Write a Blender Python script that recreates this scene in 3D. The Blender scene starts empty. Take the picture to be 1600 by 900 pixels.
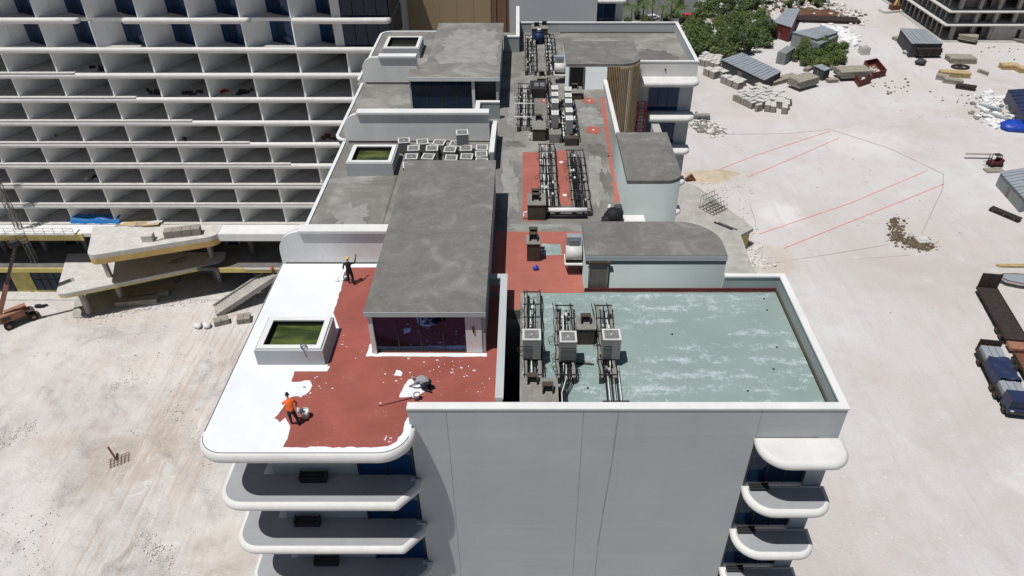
import bpy, bmesh, math, random
from mathutils import Vector, Matrix
random.seed(7)
sc = bpy.context.scene
# ------------------------------------------------------------------ camera
HC = 71.5
PITCH = math.radians(36.7)
FPX, U0, V0 = 1147.0, 822.0, 450.0
cam = bpy.data.cameras.new('camera'); camo = bpy.data.objects.new('camera', cam)
sc.collection.objects.link(camo); sc.camera = camo
camo.location = (0, 0, HC); camo.rotation_euler = (math.pi/2 - PITCH, 0, 0)
cam.sensor_width = 36; cam.lens = 36*FPX/1600; cam.shift_x = -22/1600
cam.clip_start = 0.5; cam.clip_end = 3000
# ------------------------------------------------------------------ sky and sun
SUN = Vector((0.275, 0.215, -1.0)).normalized()
w = bpy.data.worlds.new('World'); sc.world = w; w.use_nodes = True
nt = w.node_tree; nt.nodes.clear()
sky = nt.nodes.new('ShaderNodeTexSky'); sky.sky_type = 'NISHITA'; sky.sun_disc = False
sky.sun_elevation = math.asin(-SUN.z); sky.sun_rotation = math.atan2(-SUN.x, -SUN.y)
bg = nt.nodes.new('ShaderNodeBackground'); bg.inputs[1].default_value = 0.05
wo = nt.nodes.new('ShaderNodeOutputWorld')
nt.links.new(sky.outputs[0], bg.inputs[0]); nt.links.new(bg.outputs[0], wo.inputs[0])
sl = bpy.data.lights.new('sun', 'SUN'); sl.energy = 5.0; sl.angle = math.radians(0.5); sl.color = (1.0, 0.975, 0.94)
so = bpy.data.objects.new('sun', sl); sc.collection.objects.link(so)
so.rotation_euler = SUN.to_track_quat('-Z', 'Y').to_euler(); so.location = (-40, -20, 160)
vs = sc.view_settings; vs.view_transform = 'Standard'; vs.look = 'None'; vs.exposure = -0.16; vs.gamma = 1.0
vs.use_curve_mapping = False
# ------------------------------------------------------------------ survey helpers (photo pixel + known height -> real place)
def tv(v): return math.tan(PITCH + math.atan((v-V0)/FPX))
def gp(u, v, z=0.0):
    y = (HC-z)/tv(v); d = y*math.cos(PITCH)+(HC-z)*math.sin(PITCH)
    return ((u-U0)/FPX*d, y)
def qp(u, v, y):
    z = HC-y*tv(v); d = y*math.cos(PITCH)+(HC-z)*math.sin(PITCH)
    return ((u-U0)/FPX*d, z)
# ------------------------------------------------------------------ materials
def rgb(c): return (c[0], c[1], c[2], 1)
def nodes_of(name):
    m = bpy.data.materials.new(name); m.use_nodes = True
    t = m.node_tree; b = t.nodes['Principled BSDF']
    return m, t, b
def noise(t, scale, detail=5, rough=0.6, vec=None, dist=0.0):
    n = t.nodes.new('ShaderNodeTexNoise'); n.inputs['Scale'].default_value = scale
    n.inputs['Detail'].default_value = detail; n.inputs['Roughness'].default_value = rough
    n.inputs['Distortion'].default_value = dist
    if vec is not None: t.links.new(vec, n.inputs['Vector'])
    return n.outputs['Fac']
def pos(t, scale=(1, 1, 1), rot=0.0):
    g = t.nodes.new('ShaderNodeNewGeometry'); mp = t.nodes.new('ShaderNodeMapping')
    mp.inputs['Scale'].default_value = scale; mp.inputs['Rotation'].default_value = (0, 0, rot)
    t.links.new(g.outputs['Position'], mp.inputs['Vector']); return mp.outputs[0]
def ramp(t, fac, stops):
    r = t.nodes.new('ShaderNodeValToRGB'); e = r.color_ramp.elements
    while len(e) < len(stops): e.new(0.5)
    for i, (p, c) in enumerate(stops):
        e[i].position = p; e[i].color = rgb(c) if not isinstance(c, (int, float)) else (c, c, c, 1)
    t.links.new(fac, r.inputs[0]); return r.outputs[0]
def mix(t, fac, a, b, mode='MIX'):
    m = t.nodes.new('ShaderNodeMixRGB'); m.blend_type = mode
    for i, x in ((0, fac), (1, a), (2, b)):
        if isinstance(x, (int, float)): m.inputs[i].default_value = x if i == 0 else (x, x, x, 1)
        elif isinstance(x, (tuple, list)): m.inputs[i].default_value = rgb(x)
        else: t.links.new(x, m.inputs[i])
    return m.outputs[0]
def math_(t, op, a, b=0.0, clamp=False):
    m = t.nodes.new('ShaderNodeMath'); m.operation = op; m.use_clamp = clamp
    for i, x in ((0, a), (1, b)):
        if isinstance(x, (int, float)): m.inputs[i].default_value = x
        else: t.links.new(x, m.inputs[i])
    return m.outputs[0]
def bump(t, b, h, strength=0.3, dist=0.05):
    n = t.nodes.new('ShaderNodeBump'); n.inputs['Strength'].default_value = strength; n.inputs['Distance'].default_value = dist
    t.links.new(h, n.inputs['Height']); t.links.new(n.outputs[0], b.inputs['Normal'])
def mat(name, c, rough=0.7, var=0.12, scale=0.6, bmp=0.0, metal=0.0, spec=0.3, fine=8.0, stretch=(1, 1, 1)):
    m, t, b = nodes_of(name)
    p = pos(t, stretch)
    a = noise(t, scale, 5, 0.6, p); f = noise(t, fine, 4, 0.7, p)
    k = mix(t, 0.35, a, f)
    lo = tuple(x*(1-2.2*var) for x in c); hi = tuple(min(1, x*(1+2.2*var)) for x in c)
    t.links.new(ramp(t, k, [(0.25, lo), (0.75, hi)]), b.inputs['Base Color'])
    b.inputs['Roughness'].default_value = rough; b.inputs['Metallic'].default_value = metal
    b.inputs['Specular IOR Level'].default_value = spec
    if bmp: bump(t, b, k, bmp, 0.03)
    return m
M = {}
M['white'] = mat('white_render_paint', (0.62, 0.62, 0.61), 0.6, 0.06, 0.7, stretch=(1, 1, 0.4))
M['nose'] = mat('ivory_edge_paint', (0.575, 0.57, 0.55), 0.6, 0.06, 0.9, bmp=0.05)
def facade():
    m, t, b = nodes_of('pale_grey_wall_paint')
    a = noise(t, 0.18, 6, 0.6, pos(t)); st = noise(t, 0.9, 5, 0.6, pos(t, (1.6, 1.6, 0.07))); hz = noise(t, 1.0, 3, 0.6, pos(t, (0.06, 0.06, 2.6))); f = noise(t, 9, 4, 0.7, pos(t))
    col = ramp(t, a, [(0.3, (0.365, 0.392, 0.405)), (0.7, (0.425, 0.447, 0.457))])
    col = mix(t, ramp(t, st, [(0.54, 0.0), (0.76, 0.24)]), col, (0.32, 0.335, 0.34))
    col = mix(t, ramp(t, hz, [(0.5, 0.0), (0.7, 0.22)]), col, (0.47, 0.485, 0.49))
    col = mix(t, ramp(t, f, [(0.3, 0.12), (0.6, 0.0)]), col, (0.28, 0.29, 0.29))
    t.links.new(col, b.inputs['Base Color']); b.inputs['Roughness'].default_value = 0.75; b.inputs['Specular IOR Level'].default_value = 0.25
    bump(t, b, math_(t, 'ADD', f, math_(t, 'MULTIPLY', hz, 2.0)), 0.12, 0.03); return m
M['facade'] = facade()
M['sage'] = mat('pale_sage_wall_paint', (0.285, 0.325, 0.315), 0.7, 0.05, 0.4)
def film_mat():
    m, t, b = nodes_of('fresh_white_coating')
    a = noise(t, 0.7, 5, 0.6, pos(t)); r = noise(t, 1.4, 4, 0.6, pos(t, (2.6, 0.22, 1))); f = noise(t, 11, 4, 0.7, pos(t))
    col = ramp(t, a, [(0.3, (0.64, 0.665, 0.695)), (0.7, (0.70, 0.72, 0.74))])
    col = mix(t, ramp(t, r, [(0.5, 0.0), (0.7, 0.4)]), col, (0.62, 0.64, 0.67))
    col = mix(t, math_(t, 'MULTIPLY', ramp(t, a, [(0.58, 0.0), (0.7, 0.22)]), ramp(t, f, [(0.4, 0.3), (0.7, 1.0)])), col, (0.70, 0.60, 0.58))
    t.links.new(col, b.inputs['Base Color']); b.inputs['Roughness'].default_value = 0.5; b.inputs['Specular IOR Level'].default_value = 0.4; return m
M['white_film'] = film_mat()
M['curb'] = mat('white_roof_curb', (0.62, 0.63, 0.63), 0.6, 0.05, 2.0)
M['dark_metal'] = mat('dark_metal', (0.03, 0.03, 0.033), 0.5, 0.1)
M['black'] = mat('black_rubber', (0.012, 0.012, 0.013), 0.7, 0.1)
M['steel'] = mat('galvanised_steel', (0.42, 0.42, 0.41), 0.5, 0.12, 3.0, metal=0.3)
M['tray'] = mat('dusty_grey_channel', (0.19, 0.183, 0.172), 0.7, 0.15, 2.5)
M['pipe_white'] = mat('white_plastic_pipe', (0.62, 0.62, 0.60), 0.5, 0.08)
M['ac'] = mat('beige_grey_cabinet', (0.23, 0.23, 0.22), 0.55, 0.05, 2.0)
M['ac_white'] = mat('white_cabinet', (0.52, 0.52, 0.50), 0.5, 0.05, 2.0)
M['guard'] = mat('grey_fan_guard', (0.16, 0.16, 0.16), 0.6, 0.1)
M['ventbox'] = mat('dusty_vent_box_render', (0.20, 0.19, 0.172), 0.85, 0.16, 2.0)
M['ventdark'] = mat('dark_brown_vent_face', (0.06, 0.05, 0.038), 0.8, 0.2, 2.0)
M['timber'] = mat('tan_slat', (0.33, 0.24, 0.135), 0.6, 0.15, 2.0)
M['door'] = mat('brown_grey_door', (0.14, 0.125, 0.11), 0.6, 0.1, 2.0)
M['yellow'] = mat('yellow_sheathing', (0.52, 0.44, 0.16), 0.8, 0.15, 0.8)
M['ochre'] = mat('ochre_board', (0.50, 0.34, 0.13), 0.8, 0.12, 0.8)
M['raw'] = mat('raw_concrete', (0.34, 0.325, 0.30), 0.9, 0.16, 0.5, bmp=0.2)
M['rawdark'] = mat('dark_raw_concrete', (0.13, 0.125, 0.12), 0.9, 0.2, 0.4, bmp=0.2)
M['finwall'] = mat('off_white_fin_plaster', (0.80, 0.80, 0.78), 0.8, 0.06, 0.35)
M['cellfloor'] = mat('grey_screed_floor', (0.46, 0.445, 0.43), 0.85, 0.16, 0.5)
M['balfloor'] = mat('shade_toned_balcony_screed', (0.27, 0.275, 0.285), 0.8, 0.06, 0.6)  # grey screed, darkened to put the shadow of the slab above into its colour
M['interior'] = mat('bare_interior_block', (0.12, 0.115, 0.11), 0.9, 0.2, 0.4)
M['beige'] = mat('beige_scrim', (0.30, 0.225, 0.135), 0.8, 0.08, 0.2, stretch=(1, 1, 0.2))
M['brown'] = mat('brown_timber_cladding', (0.17, 0.10, 0.06), 0.7, 0.15, 0.8, stretch=(2, 2, 0.1))
M['maroon'] = mat('maroon_paint', (0.11, 0.022, 0.024), 0.6, 0.2, 1.0)
M['shedroof'] = mat('blue_grey_sheet_roof', (0.25, 0.275, 0.30), 0.55, 0.1, 0.4, spec=0.4)
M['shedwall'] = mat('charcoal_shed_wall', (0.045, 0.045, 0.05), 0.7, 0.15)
M['contgrey'] = mat('grey_container_paint', (0.20, 0.22, 0.215), 0.6, 0.1)
M['rustdark'] = mat('dark_rusty_steel', (0.035, 0.026, 0.022), 0.7, 0.25, 1.5)
M['rust'] = mat('rusty_steel', (0.13, 0.055, 0.03), 0.8, 0.25, 2.0)
M['lumber'] = mat('weathered_lumber', (0.27, 0.245, 0.205), 0.85, 0.2, 1.2)
M['lumber2'] = mat('fresh_lumber', (0.42, 0.31, 0.16), 0.8, 0.18, 1.5)
M['block'] = mat('pale_concrete_block', (0.47, 0.455, 0.43), 0.9, 0.12, 1.0)
M['blockside'] = mat('brown_grey_block', (0.25, 0.225, 0.20), 0.9, 0.14, 1.0)
M['blue'] = mat('blue_tarpaulin', (0.01, 0.045, 0.33), 0.45, 0.2, 1.2, spec=0.4)
M['bluelight'] = mat('sky_blue_sheet', (0.012, 0.13, 0.36), 0.5, 0.15)
M['truckblue'] = mat('dark_blue_truck_paint', (0.022, 0.03, 0.075), 0.4, 0.1)
M['boom'] = mat('dusty_orange_machine_paint', (0.27, 0.13, 0.085), 0.7, 0.2, 2.0)
M['boomdark'] = mat('dark_brown_boom_steel', (0.06, 0.045, 0.038), 0.6, 0.15)
M['stone'] = mat('limestone_rubble', (0.53, 0.495, 0.47), 0.95, 0.14, 1.0)
M['stonedark'] = mat('grey_rubble', (0.20, 0.19, 0.175), 0.95, 0.2, 1.0)
M['sandpile'] = mat('tan_sand_mound', (0.44, 0.36, 0.27), 0.95, 0.12, 0.5, bmp=0.4)
M['brush'] = mat('dry_brush', (0.11, 0.085, 0.055), 0.9, 0.3, 1.0)
M['orange'] = mat('orange_vest', (0.72, 0.12, 0.02), 0.7, 0.06)
M['cloth_black'] = mat('black_clothing', (0.012, 0.012, 0.014), 0.85, 0.1)
M['cloth_grey'] = mat('grey_shirt', (0.26, 0.265, 0.28), 0.85, 0.1)
M['cloth_navy'] = mat('dark_navy_trousers', (0.018, 0.02, 0.03), 0.85, 0.1)
M['skin'] = mat('tan_skin', (0.27, 0.14, 0.085), 0.6, 0.05)
M['yellowhat'] = mat('yellow_hard_hat', (0.75, 0.42, 0.05), 0.4, 0.03)
M['redpaint'] = mat('red_scaffold_paint', (0.55, 0.02, 0.04), 0.5, 0.08)
M['trunk'] = mat('bark', (0.10, 0.075, 0.05), 0.9, 0.2, 2.0)
M['asphalt'] = mat('asphalt', (0.10, 0.10, 0.10), 0.9, 0.12, 0.5)
M['carpaint'] = mat('white_car_paint', (0.75, 0.75, 0.75), 0.3, 0.01)
M['pinkline'] = mat('red_marking_string', (0.60, 0.22, 0.20), 0.9, 0.15, 2.0)
M['greyline'] = mat('grey_rope', (0.36, 0.31, 0.28), 0.9, 0.15, 2.0)
M['tealtank'] = mat('dark_blue_tank', (0.012, 0.025, 0.07), 0.45, 0.1)
M['sheetwhite'] = mat('white_plastic_bag', (0.62, 0.62, 0.61), 0.8, 0.12, 1.5)

def concrete_roof():
    m, t, b = nodes_of('patchy_grey_roof_concrete')
    p = pos(t); a = noise(t, 0.35, 8, 0.62, p, 0.6); c = noise(t, 1.7, 7, 0.7, p, 0.4); f = noise(t, 14, 4, 0.7, p)
    col = ramp(t, a, [(0.30, (0.134, 0.128, 0.115)), (0.52, (0.198, 0.189, 0.173)), (0.66, (0.301, 0.292, 0.269))])
    col = mix(t, ramp(t, c, [(0.56, 0.0), (0.74, 0.45)]), col, (0.346, 0.339, 0.320))
    col = mix(t, ramp(t, c, [(0.26, 0.5), (0.42, 0.0)]), col, (0.109, 0.102, 0.090))
    col = mix(t, ramp(t, f, [(0.3, 0.35), (0.7, 0.0)]), col, (0.090, 0.084, 0.077))
    t.links.new(col, b.inputs['Base Color']); b.inputs['Roughness'].default_value = 0.85
    bump(t, b, f, 0.15, 0.02); return m
M['roof'] = concrete_roof()
def pent_roof():
    m, t, b = nodes_of('trowelled_dark_screed')
    p = pos(t); a = noise(t, 0.5, 7, 0.6, p, 1.2); c = noise(t, 2.2, 6, 0.65, p, 1.5); f = noise(t, 18, 3, 0.7, p)
    col = ramp(t, a, [(0.32, (0.118, 0.113, 0.102)), (0.55, (0.160, 0.154, 0.141)), (0.72, (0.243, 0.237, 0.220))])
    col = mix(t, ramp(t, c, [(0.52, 0.0), (0.72, 0.4)]), col, (0.269, 0.262, 0.243))
    col = mix(t, ramp(t, f, [(0.3, 0.25), (0.7, 0.0)]), col, (0.077, 0.073, 0.067))
    t.links.new(col, b.inputs['Base Color']); b.inputs['Roughness'].default_value = 0.85; return m
M['screed'] = pent_roof()
M['paleroof'] = mat('pale_worn_roof_screed', (0.24, 0.235, 0.22), 0.85, 0.16, 1.1)
M['darkroof'] = mat('damp_dark_roof_screed', (0.13, 0.125, 0.113), 0.8, 0.16, 1.1)
def red_coat(name, base, speck=0.62):
    m, t, b = nodes_of(name)
    p = pos(t); a = noise(t, 0.5, 6, 0.6, p, 0.5); f = noise(t, 22, 4, 0.65, p); k = noise(t, 0.9, 4, 0.6, p); k2 = noise(t, 9, 5, 0.7, p, 2.0)
    s = noise(t, 1.2, 5, 0.6, pos(t, (0.4, 3, 1)))
    col = ramp(t, a, [(0.3, tuple(x*0.84 for x in base)), (0.7, tuple(x*1.13 for x in base))])
    col = mix(t, ramp(t, s, [(0.5, 0.0), (0.8, 0.3)]), col, tuple(x*1.2+0.02 for x in base))
    col = mix(t, ramp(t, f, [(0.3, 0.22), (0.6, 0.0)]), col, tuple(x*0.6 for x in base))
    sp = math_(t, 'MULTIPLY', ramp(t, k2, [(speck, 0.0), (speck+0.035, 1.0)]), ramp(t, k, [(0.54, 0.0), (0.66, 1.0)]))
    col = mix(t, sp, col, (0.62, 0.56, 0.54))
    t.links.new(col, b.inputs['Base Color']); b.inputs['Roughness'].default_value = 0.55
    b.inputs['Specular IOR Level'].default_value = 0.3; return m
M['red'] = red_coat('brick_red_roof_coating', (0.275, 0.078, 0.060))
M['red2'] = red_coat('salmon_red_roof_coating', (0.345, 0.115, 0.088), 0.66)  # red coating lightened, with its sunlit sheen put into the colour
def green_coat():
    m, t, b = nodes_of('sage_green_roof_coating')
    gx = t.nodes.new('ShaderNodeSeparateXYZ'); gg = t.nodes.new('ShaderNodeNewGeometry'); t.links.new(gg.outputs['Position'], gx.inputs[0])
    wob = noise(t, 0.5, 3, 0.5, pos(t))
    ph = math_(t, 'ADD', math_(t, 'MULTIPLY', gx.outputs[1], 6.1), math_(t, 'MULTIPLY', wob, 2.2))
    row = math_(t, 'ADD', math_(t, 'MULTIPLY', math_(t, 'SINE', ph), 0.5), 0.5)          # roller passes about a metre apart
    a = noise(t, 1.6, 5, 0.62, pos(t, (0.75, 1.5, 1)), 0.5); f = noise(t, 5.0, 6, 0.8, pos(t, (1.5, 0.9, 1)), 0.6); big = noise(t, 0.5, 4, 0.6, pos(t, (0.45, 1.3, 1)), 0.6)
    l = noise(t, 0.3, 5, 0.6, pos(t))
    col = ramp(t, l, [(0.3, (0.195, 0.258, 0.245)), (0.7, (0.23, 0.295, 0.28))])
    k = math_(t, 'ADD', math_(t, 'MULTIPLY', a, 0.40), math_(t, 'MULTIPLY', f, 0.42)); k = math_(t, 'ADD', k, math_(t, 'MULTIPLY', row, 0.055)); k = math_(t, 'ADD', k, math_(t, 'MULTIPLY', big, 0.36))
    col = mix(t, ramp(t, k, [(0.645, 0.0), (0.68, 0.4), (0.76, 0.95)]), col, (0.42, 0.48, 0.50))
    seam = ramp(t, math_(t, 'ABSOLUTE', math_(t, 'SINE', math_(t, 'MULTIPLY', gx.outputs[1], 1.55))), [(0.0, 0.22), (0.03, 0.0)])
    col = mix(t, seam, col, (0.13, 0.18, 0.175))
    t.links.new(col, b.inputs['Base Color'])
    b.inputs['Roughness'].default_value = 0.55; b.inputs['Specular IOR Level'].default_value = 0.3; return m
M['green'] = green_coat()
def glass(name, c, rough=0.04, spec=0.5):
    m, t, b = nodes_of(name); b.inputs['Base Color'].default_value = rgb(c)
    b.inputs['Roughness'].default_value = rough; b.inputs['Specular IOR Level'].default_value = spec
    h = noise(t, 0.7, 2, 0.5, pos(t)); bump(t, b, h, 0.02, 0.1); return m
M['glass'] = glass('dark_blue_glass', (0.008, 0.022, 0.05), 0.05, 0.28)
M['glassblue'] = glass('deep_blue_glass', (0.006, 0.032, 0.10), 0.05, 0.28)
def poolglass():
    m, t, b = nodes_of('olive_skylight_glass'); n = noise(t, 0.9, 3, 0.5, pos(t, (0.6, 1.4, 1)))
    t.links.new(ramp(t, n, [(0.42, (0.032, 0.045, 0.015)), (0.5, (0.06, 0.08, 0.022)), (0.6, (0.095, 0.115, 0.035))]), b.inputs['Base Color']); b.inputs['Roughness'].default_value = 0.04; b.inputs['Specular IOR Level'].default_value = 0.35; return m
M['poolglass'] = poolglass()
M['blackglass'] = glass('black_skylight_glass', (0.015, 0.018, 0.015), 0.05, 0.35)
def seeglass():
    m, t, b = nodes_of('smoked_window_glass')
    tr = t.nodes.new('ShaderNodeBsdfTransparent'); tr.inputs[0].default_value = (0.62, 0.62, 0.78, 1)
    gl = t.nodes.new('ShaderNodeBsdfGlossy'); gl.inputs[0].default_value = (0.24, 0.30, 0.52, 1); gl.inputs['Roughness'].default_value = 0.02
    fr = t.nodes.new('ShaderNodeFresnel'); fr.inputs[0].default_value = 1.5
    k = math_(t, 'ADD', fr.outputs[0], 0.06)
    mx = t.nodes.new('ShaderNodeMixShader'); t.links.new(k, mx.inputs[0]); t.links.new(tr.outputs[0], mx.inputs[1]); t.links.new(gl.outputs[0], mx.inputs[2])
    t.links.new(mx.outputs[0], t.nodes['Material Output'].inputs[0]); return m
M['seeglass'] = seeglass()
def leafmat(name, a, c):
    m, t, b = nodes_of(name)
    n = noise(t, 0.45, 4, 0.6, pos(t)); n2 = noise(t, 3.0, 3, 0.6, pos(t))
    col = ramp(t, mix(t, 0.45, n, n2), [(0.35, a), (0.65, c)])
    t.links.new(col, b.inputs['Base Color']); b.inputs['Roughness'].default_value = 0.6
    tl = t.nodes.new('ShaderNodeBsdfTranslucent'); t.links.new(col, tl.inputs[0])
    mx = t.nodes.new('ShaderNodeMixShader'); mx.inputs[0].default_value = 0.25
    t.links.new(b.outputs[0], mx.inputs[1]); t.links.new(tl.outputs[0], mx.inputs[2])
    t.links.new(mx.outputs[0], t.nodes['Material Output'].inputs[0]); return m
M['leaf'] = leafmat('mid_green_leaves', (0.04, 0.075, 0.016), (0.125, 0.175, 0.045))
M['leaf2'] = leafmat('yellow_green_leaves', (0.06, 0.10, 0.02), (0.175, 0.215, 0.05))
M['leaf3'] = leafmat('dark_grey_green_leaves', (0.028, 0.055, 0.018), (0.085, 0.12, 0.045))
STAINS = [(-50, 60, 7, 7, (0.40, 0.345, 0.285), 0.75), (-33, 46, 5, 7, (0.43, 0.375, 0.31), 0.7), (-46, 66, 4, 10, (0.43, 0.36, 0.295), 0.75), (-41, 58, 3, 7, (0.44, 0.375, 0.31), 0.7), (-60, 63, 5, 3, (0.50, 0.43, 0.38), 0.6), (-75, 68, 5, 2.5, (0.40, 0.32, 0.22), 0.8),
          (-78, 72, 6, 3, (0.42, 0.35, 0.26), 0.5), (-55, 77, 8, 5, (0.55, 0.50, 0.465), 0.6), (-43, 80, 7, 6, (0.52, 0.45, 0.385), 0.45), (-62, 50, 13, 9, (0.60, 0.585, 0.57), 0.85), (-58, 88, 14, 3, (0.52, 0.455, 0.40), 0.45),
          (-68, 80, 6, 4, (0.58, 0.56, 0.54), 0.6), (37, 134, 6, 4, (0.45, 0.37, 0.29), 0.8), (43, 103, 5, 6, (0.45, 0.385, 0.32), 0.7), (96, 185, 16, 12, (0.52, 0.485, 0.45), 0.5), (110, 165, 12, 7, (0.45, 0.41, 0.36), 0.5),
          (71, 111, 7, 7, (0.48, 0.435, 0.39), 0.6), (58, 53, 4, 5, (0.46, 0.43, 0.40), 0.5), (75, 150, 14, 9, (0.62, 0.60, 0.585), 0.5), (48, 119, 5, 6, (0.64, 0.62, 0.61), 0.7), (62, 57, 6, 3, (0.62, 0.61, 0.605), 0.6),
          (60, 80, 12, 16, (0.50, 0.455, 0.43), 0.35), (55, 165, 14, 5, (0.52, 0.46, 0.43), 0.5)]
def sand():
    m, t, b = nodes_of('white_limestone_sand')
    p = pos(t); a = noise(t, 0.035, 8, 0.62, p, 0.4); c = noise(t, 0.22, 7, 0.65, p, 0.6); f = noise(t, 2.5, 6, 0.75, p); g = noise(t, 14, 3, 0.7, p)
    col = ramp(t, a, [(0.30, (0.442, 0.407, 0.381)), (0.5, (0.501, 0.476, 0.465)), (0.68, (0.541, 0.536, 0.537))])
    col = mix(t, ramp(t, c, [(0.52, 0.0), (0.70, 0.4)]), col, (0.423, 0.373, 0.337))
    col = mix(t, ramp(t, c, [(0.28, 0.5), (0.44, 0.0)]), col, (0.577, 0.578, 0.586))
    gx = t.nodes.new('ShaderNodeSeparateXYZ'); gg = t.nodes.new('ShaderNodeNewGeometry'); t.links.new(gg.outputs['Position'], gx.inputs[0])
    X, Y = gx.outputs[0], gx.outputs[1]
    wob = math_(t, 'MULTIPLY', math_(t, 'SUBTRACT', noise(t, 0.3, 6, 0.65, p), 0.5), 1.6)
    for (sx, sy, rx, ry, cc, k) in STAINS:
        dx = math_(t, 'DIVIDE', math_(t, 'SUBTRACT', X, sx), rx); dy = math_(t, 'DIVIDE', math_(t, 'SUBTRACT', Y, sy), ry)
        d = math_(t, 'SQRT', math_(t, 'ADD', math_(t, 'MULTIPLY', dx, dx), math_(t, 'MULTIPLY', dy, dy)))
        d = math_(t, 'ADD', d, wob)
        col = mix(t, math_(t, 'MULTIPLY', ramp(t, d, [(0.45, 1.0), (1.0, 0.0)]), k), col, cc)
    veil = math_(t, 'MULTIPLY', ramp(t, math_(t, 'MULTIPLY', X, -0.02), [(0.2, 0.0), (0.5, 1.0)]), ramp(t, noise(t, 0.06, 6, 0.6, p, 0.8), [(0.4, 0.0), (0.58, 0.75)]))
    col = mix(t, veil, col, (0.600, 0.565, 0.532))
    # churned tracks west of the hotel
    west = ramp(t, math_(t, 'ADD', math_(t, 'MULTIPLY', X, -0.02), math_(t, 'MULTIPLY', wob, 0.3)), [(0.3, 0.0), (0.6, 1.0)])
    tr = math_(t, 'MULTIPLY', noise(t, 0.42, 7, 0.7, pos(t, (2.2, 0.3, 1), 0.12), 1.6), math_(t, 'ADD', noise(t, 0.09, 3, 0.5, p), 0.5)); tr2 = noise(t, 0.22, 7, 0.72, pos(t, (0.8, 1.3, 1), 0.5), 2.2)
    trk = math_(t, 'MULTIPLY', west, ramp(t, tr, [(0.5, 0.0), (0.62, 1.0)]))
    col = mix(t, math_(t, 'MULTIPLY', math_(t, 'MULTIPLY', trk, ramp(t, noise(t, 0.05, 3, 0.5, p), [(0.45, 0.0), (0.6, 1.0)])), 0.5), col, (0.415, 0.359, 0.323))
    trk2 = math_(t, 'MULTIPLY', west, ramp(t, tr2, [(0.56, 0.0), (0.68, 1.0)]))
    col = mix(t, math_(t, 'MULTIPLY', trk2, 0.75), col, (0.595, 0.597, 0.606))
    # crumbly ridges: thin wandering bands of clods
    rn = noise(t, 0.07, 3, 0.5, p, 0.3); band = ramp(t, math_(t, 'ABSOLUTE', math_(t, 'SUBTRACT', rn, 0.5)), [(0.0, 1.0), (0.05, 0.0)])
    rn2 = noise(t, 0.05, 3, 0.5, pos(t, (1, 1, 1), 1.1), 0.4); band2 = ramp(t, math_(t, 'ABSOLUTE', math_(t, 'SUBTRACT', rn2, 0.47)), [(0.0, 1.0), (0.045, 0.0)])
    bd = math_(t, 'MULTIPLY', math_(t, 'MULTIPLY', math_(t, 'MAXIMUM', band, band2), west), ramp(t, noise(t, 0.11, 4, 0.6, pos(t, (1, 1, 1), 0.6)), [(0.46, 0.0), (0.6, 1.0)]))
    clod = noise(t, 4.5, 5, 0.75, p, 0.2)
    col = mix(t, math_(t, 'MULTIPLY', bd, ramp(t, clod, [(0.36, 0.55), (0.5, 0.0)])), col, (0.34, 0.28, 0.25))
    col = mix(t, math_(t, 'MULTIPLY', bd, ramp(t, clod, [(0.55, 0.0), (0.66, 0.7)])), col, (0.64, 0.60, 0.575))
    # scrape marks running towards the hotel
    sm = ramp(t, math_(t, 'ABSOLUTE', math_(t, 'DIVIDE', math_(t, 'ADD', X, 45.0), 11.0)), [(0.3, 1.0), (1.0, 0.0)])
    sw_ = noise(t, 1.0, 5, 0.62, pos(t, (1.9, 0.10, 1), -0.37), 0.5)
    col = mix(t, math_(t, 'MULTIPLY', sm, ramp(t, sw_, [(0.53, 0.0), (0.6, 0.6)])), col, (0.43, 0.355, 0.30))
    col = mix(t, math_(t, 'MULTIPLY', sm, ramp(t, sw_, [(0.34, 0.6), (0.42, 0.0)])), col, (0.63, 0.585, 0.555))
    # pinkish mottling on the open yard
    pk = noise(t, 0.16, 6, 0.66, pos(t, (1, 0.7, 1), 0.4), 0.7)
    col = mix(t, ramp(t, pk, [(0.54, 0.0), (0.68, 0.42)]), col, (0.50, 0.42, 0.395))
    # fine wheel lines on the east yard
    east = ramp(t, math_(t, 'MULTIPLY', X, 0.02), [(0.3, 0.0), (0.8, 1.0)])
    er = noise(t, 0.4, 6, 0.65, pos(t, (1.4, 0.14, 1), -0.35), 0.8)
    col = mix(t, math_(t, 'MULTIPLY', east, ramp(t, er, [(0.52, 0.0), (0.66, 0.28)])), col, (0.423, 0.387, 0.381))
    col = mix(t, ramp(t, f, [(0.28, 0.25), (0.46, 0.0)]), col, (0.361, 0.326, 0.303))
    col = mix(t, ramp(t, g, [(0.3, 0.18), (0.5, 0.0)]), col, (0.324, 0.299, 0.283))
    t.links.new(col, b.inputs['Base Color']); b.inputs['Roughness'].default_value = 0.95; b.inputs['Specular IOR Level'].default_value = 0.1
    h = math_(t, 'ADD', math_(t, 'MULTIPLY', f, 0.6), math_(t, 'MULTIPLY', math_(t, 'ADD', math_(t, 'MULTIPLY', tr, 0.35), tr2), math_(t, 'MULTIPLY', west, 1.2)))
    h = math_(t, 'ADD', h, math_(t, 'MULTIPLY', math_(t, 'MULTIPLY', bd, math_(t, 'SUBTRACT', clod, 0.5)), 1.5)); bump(t, b, h, 0.85, 0.25); return m
M['sand'] = sand()
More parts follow.
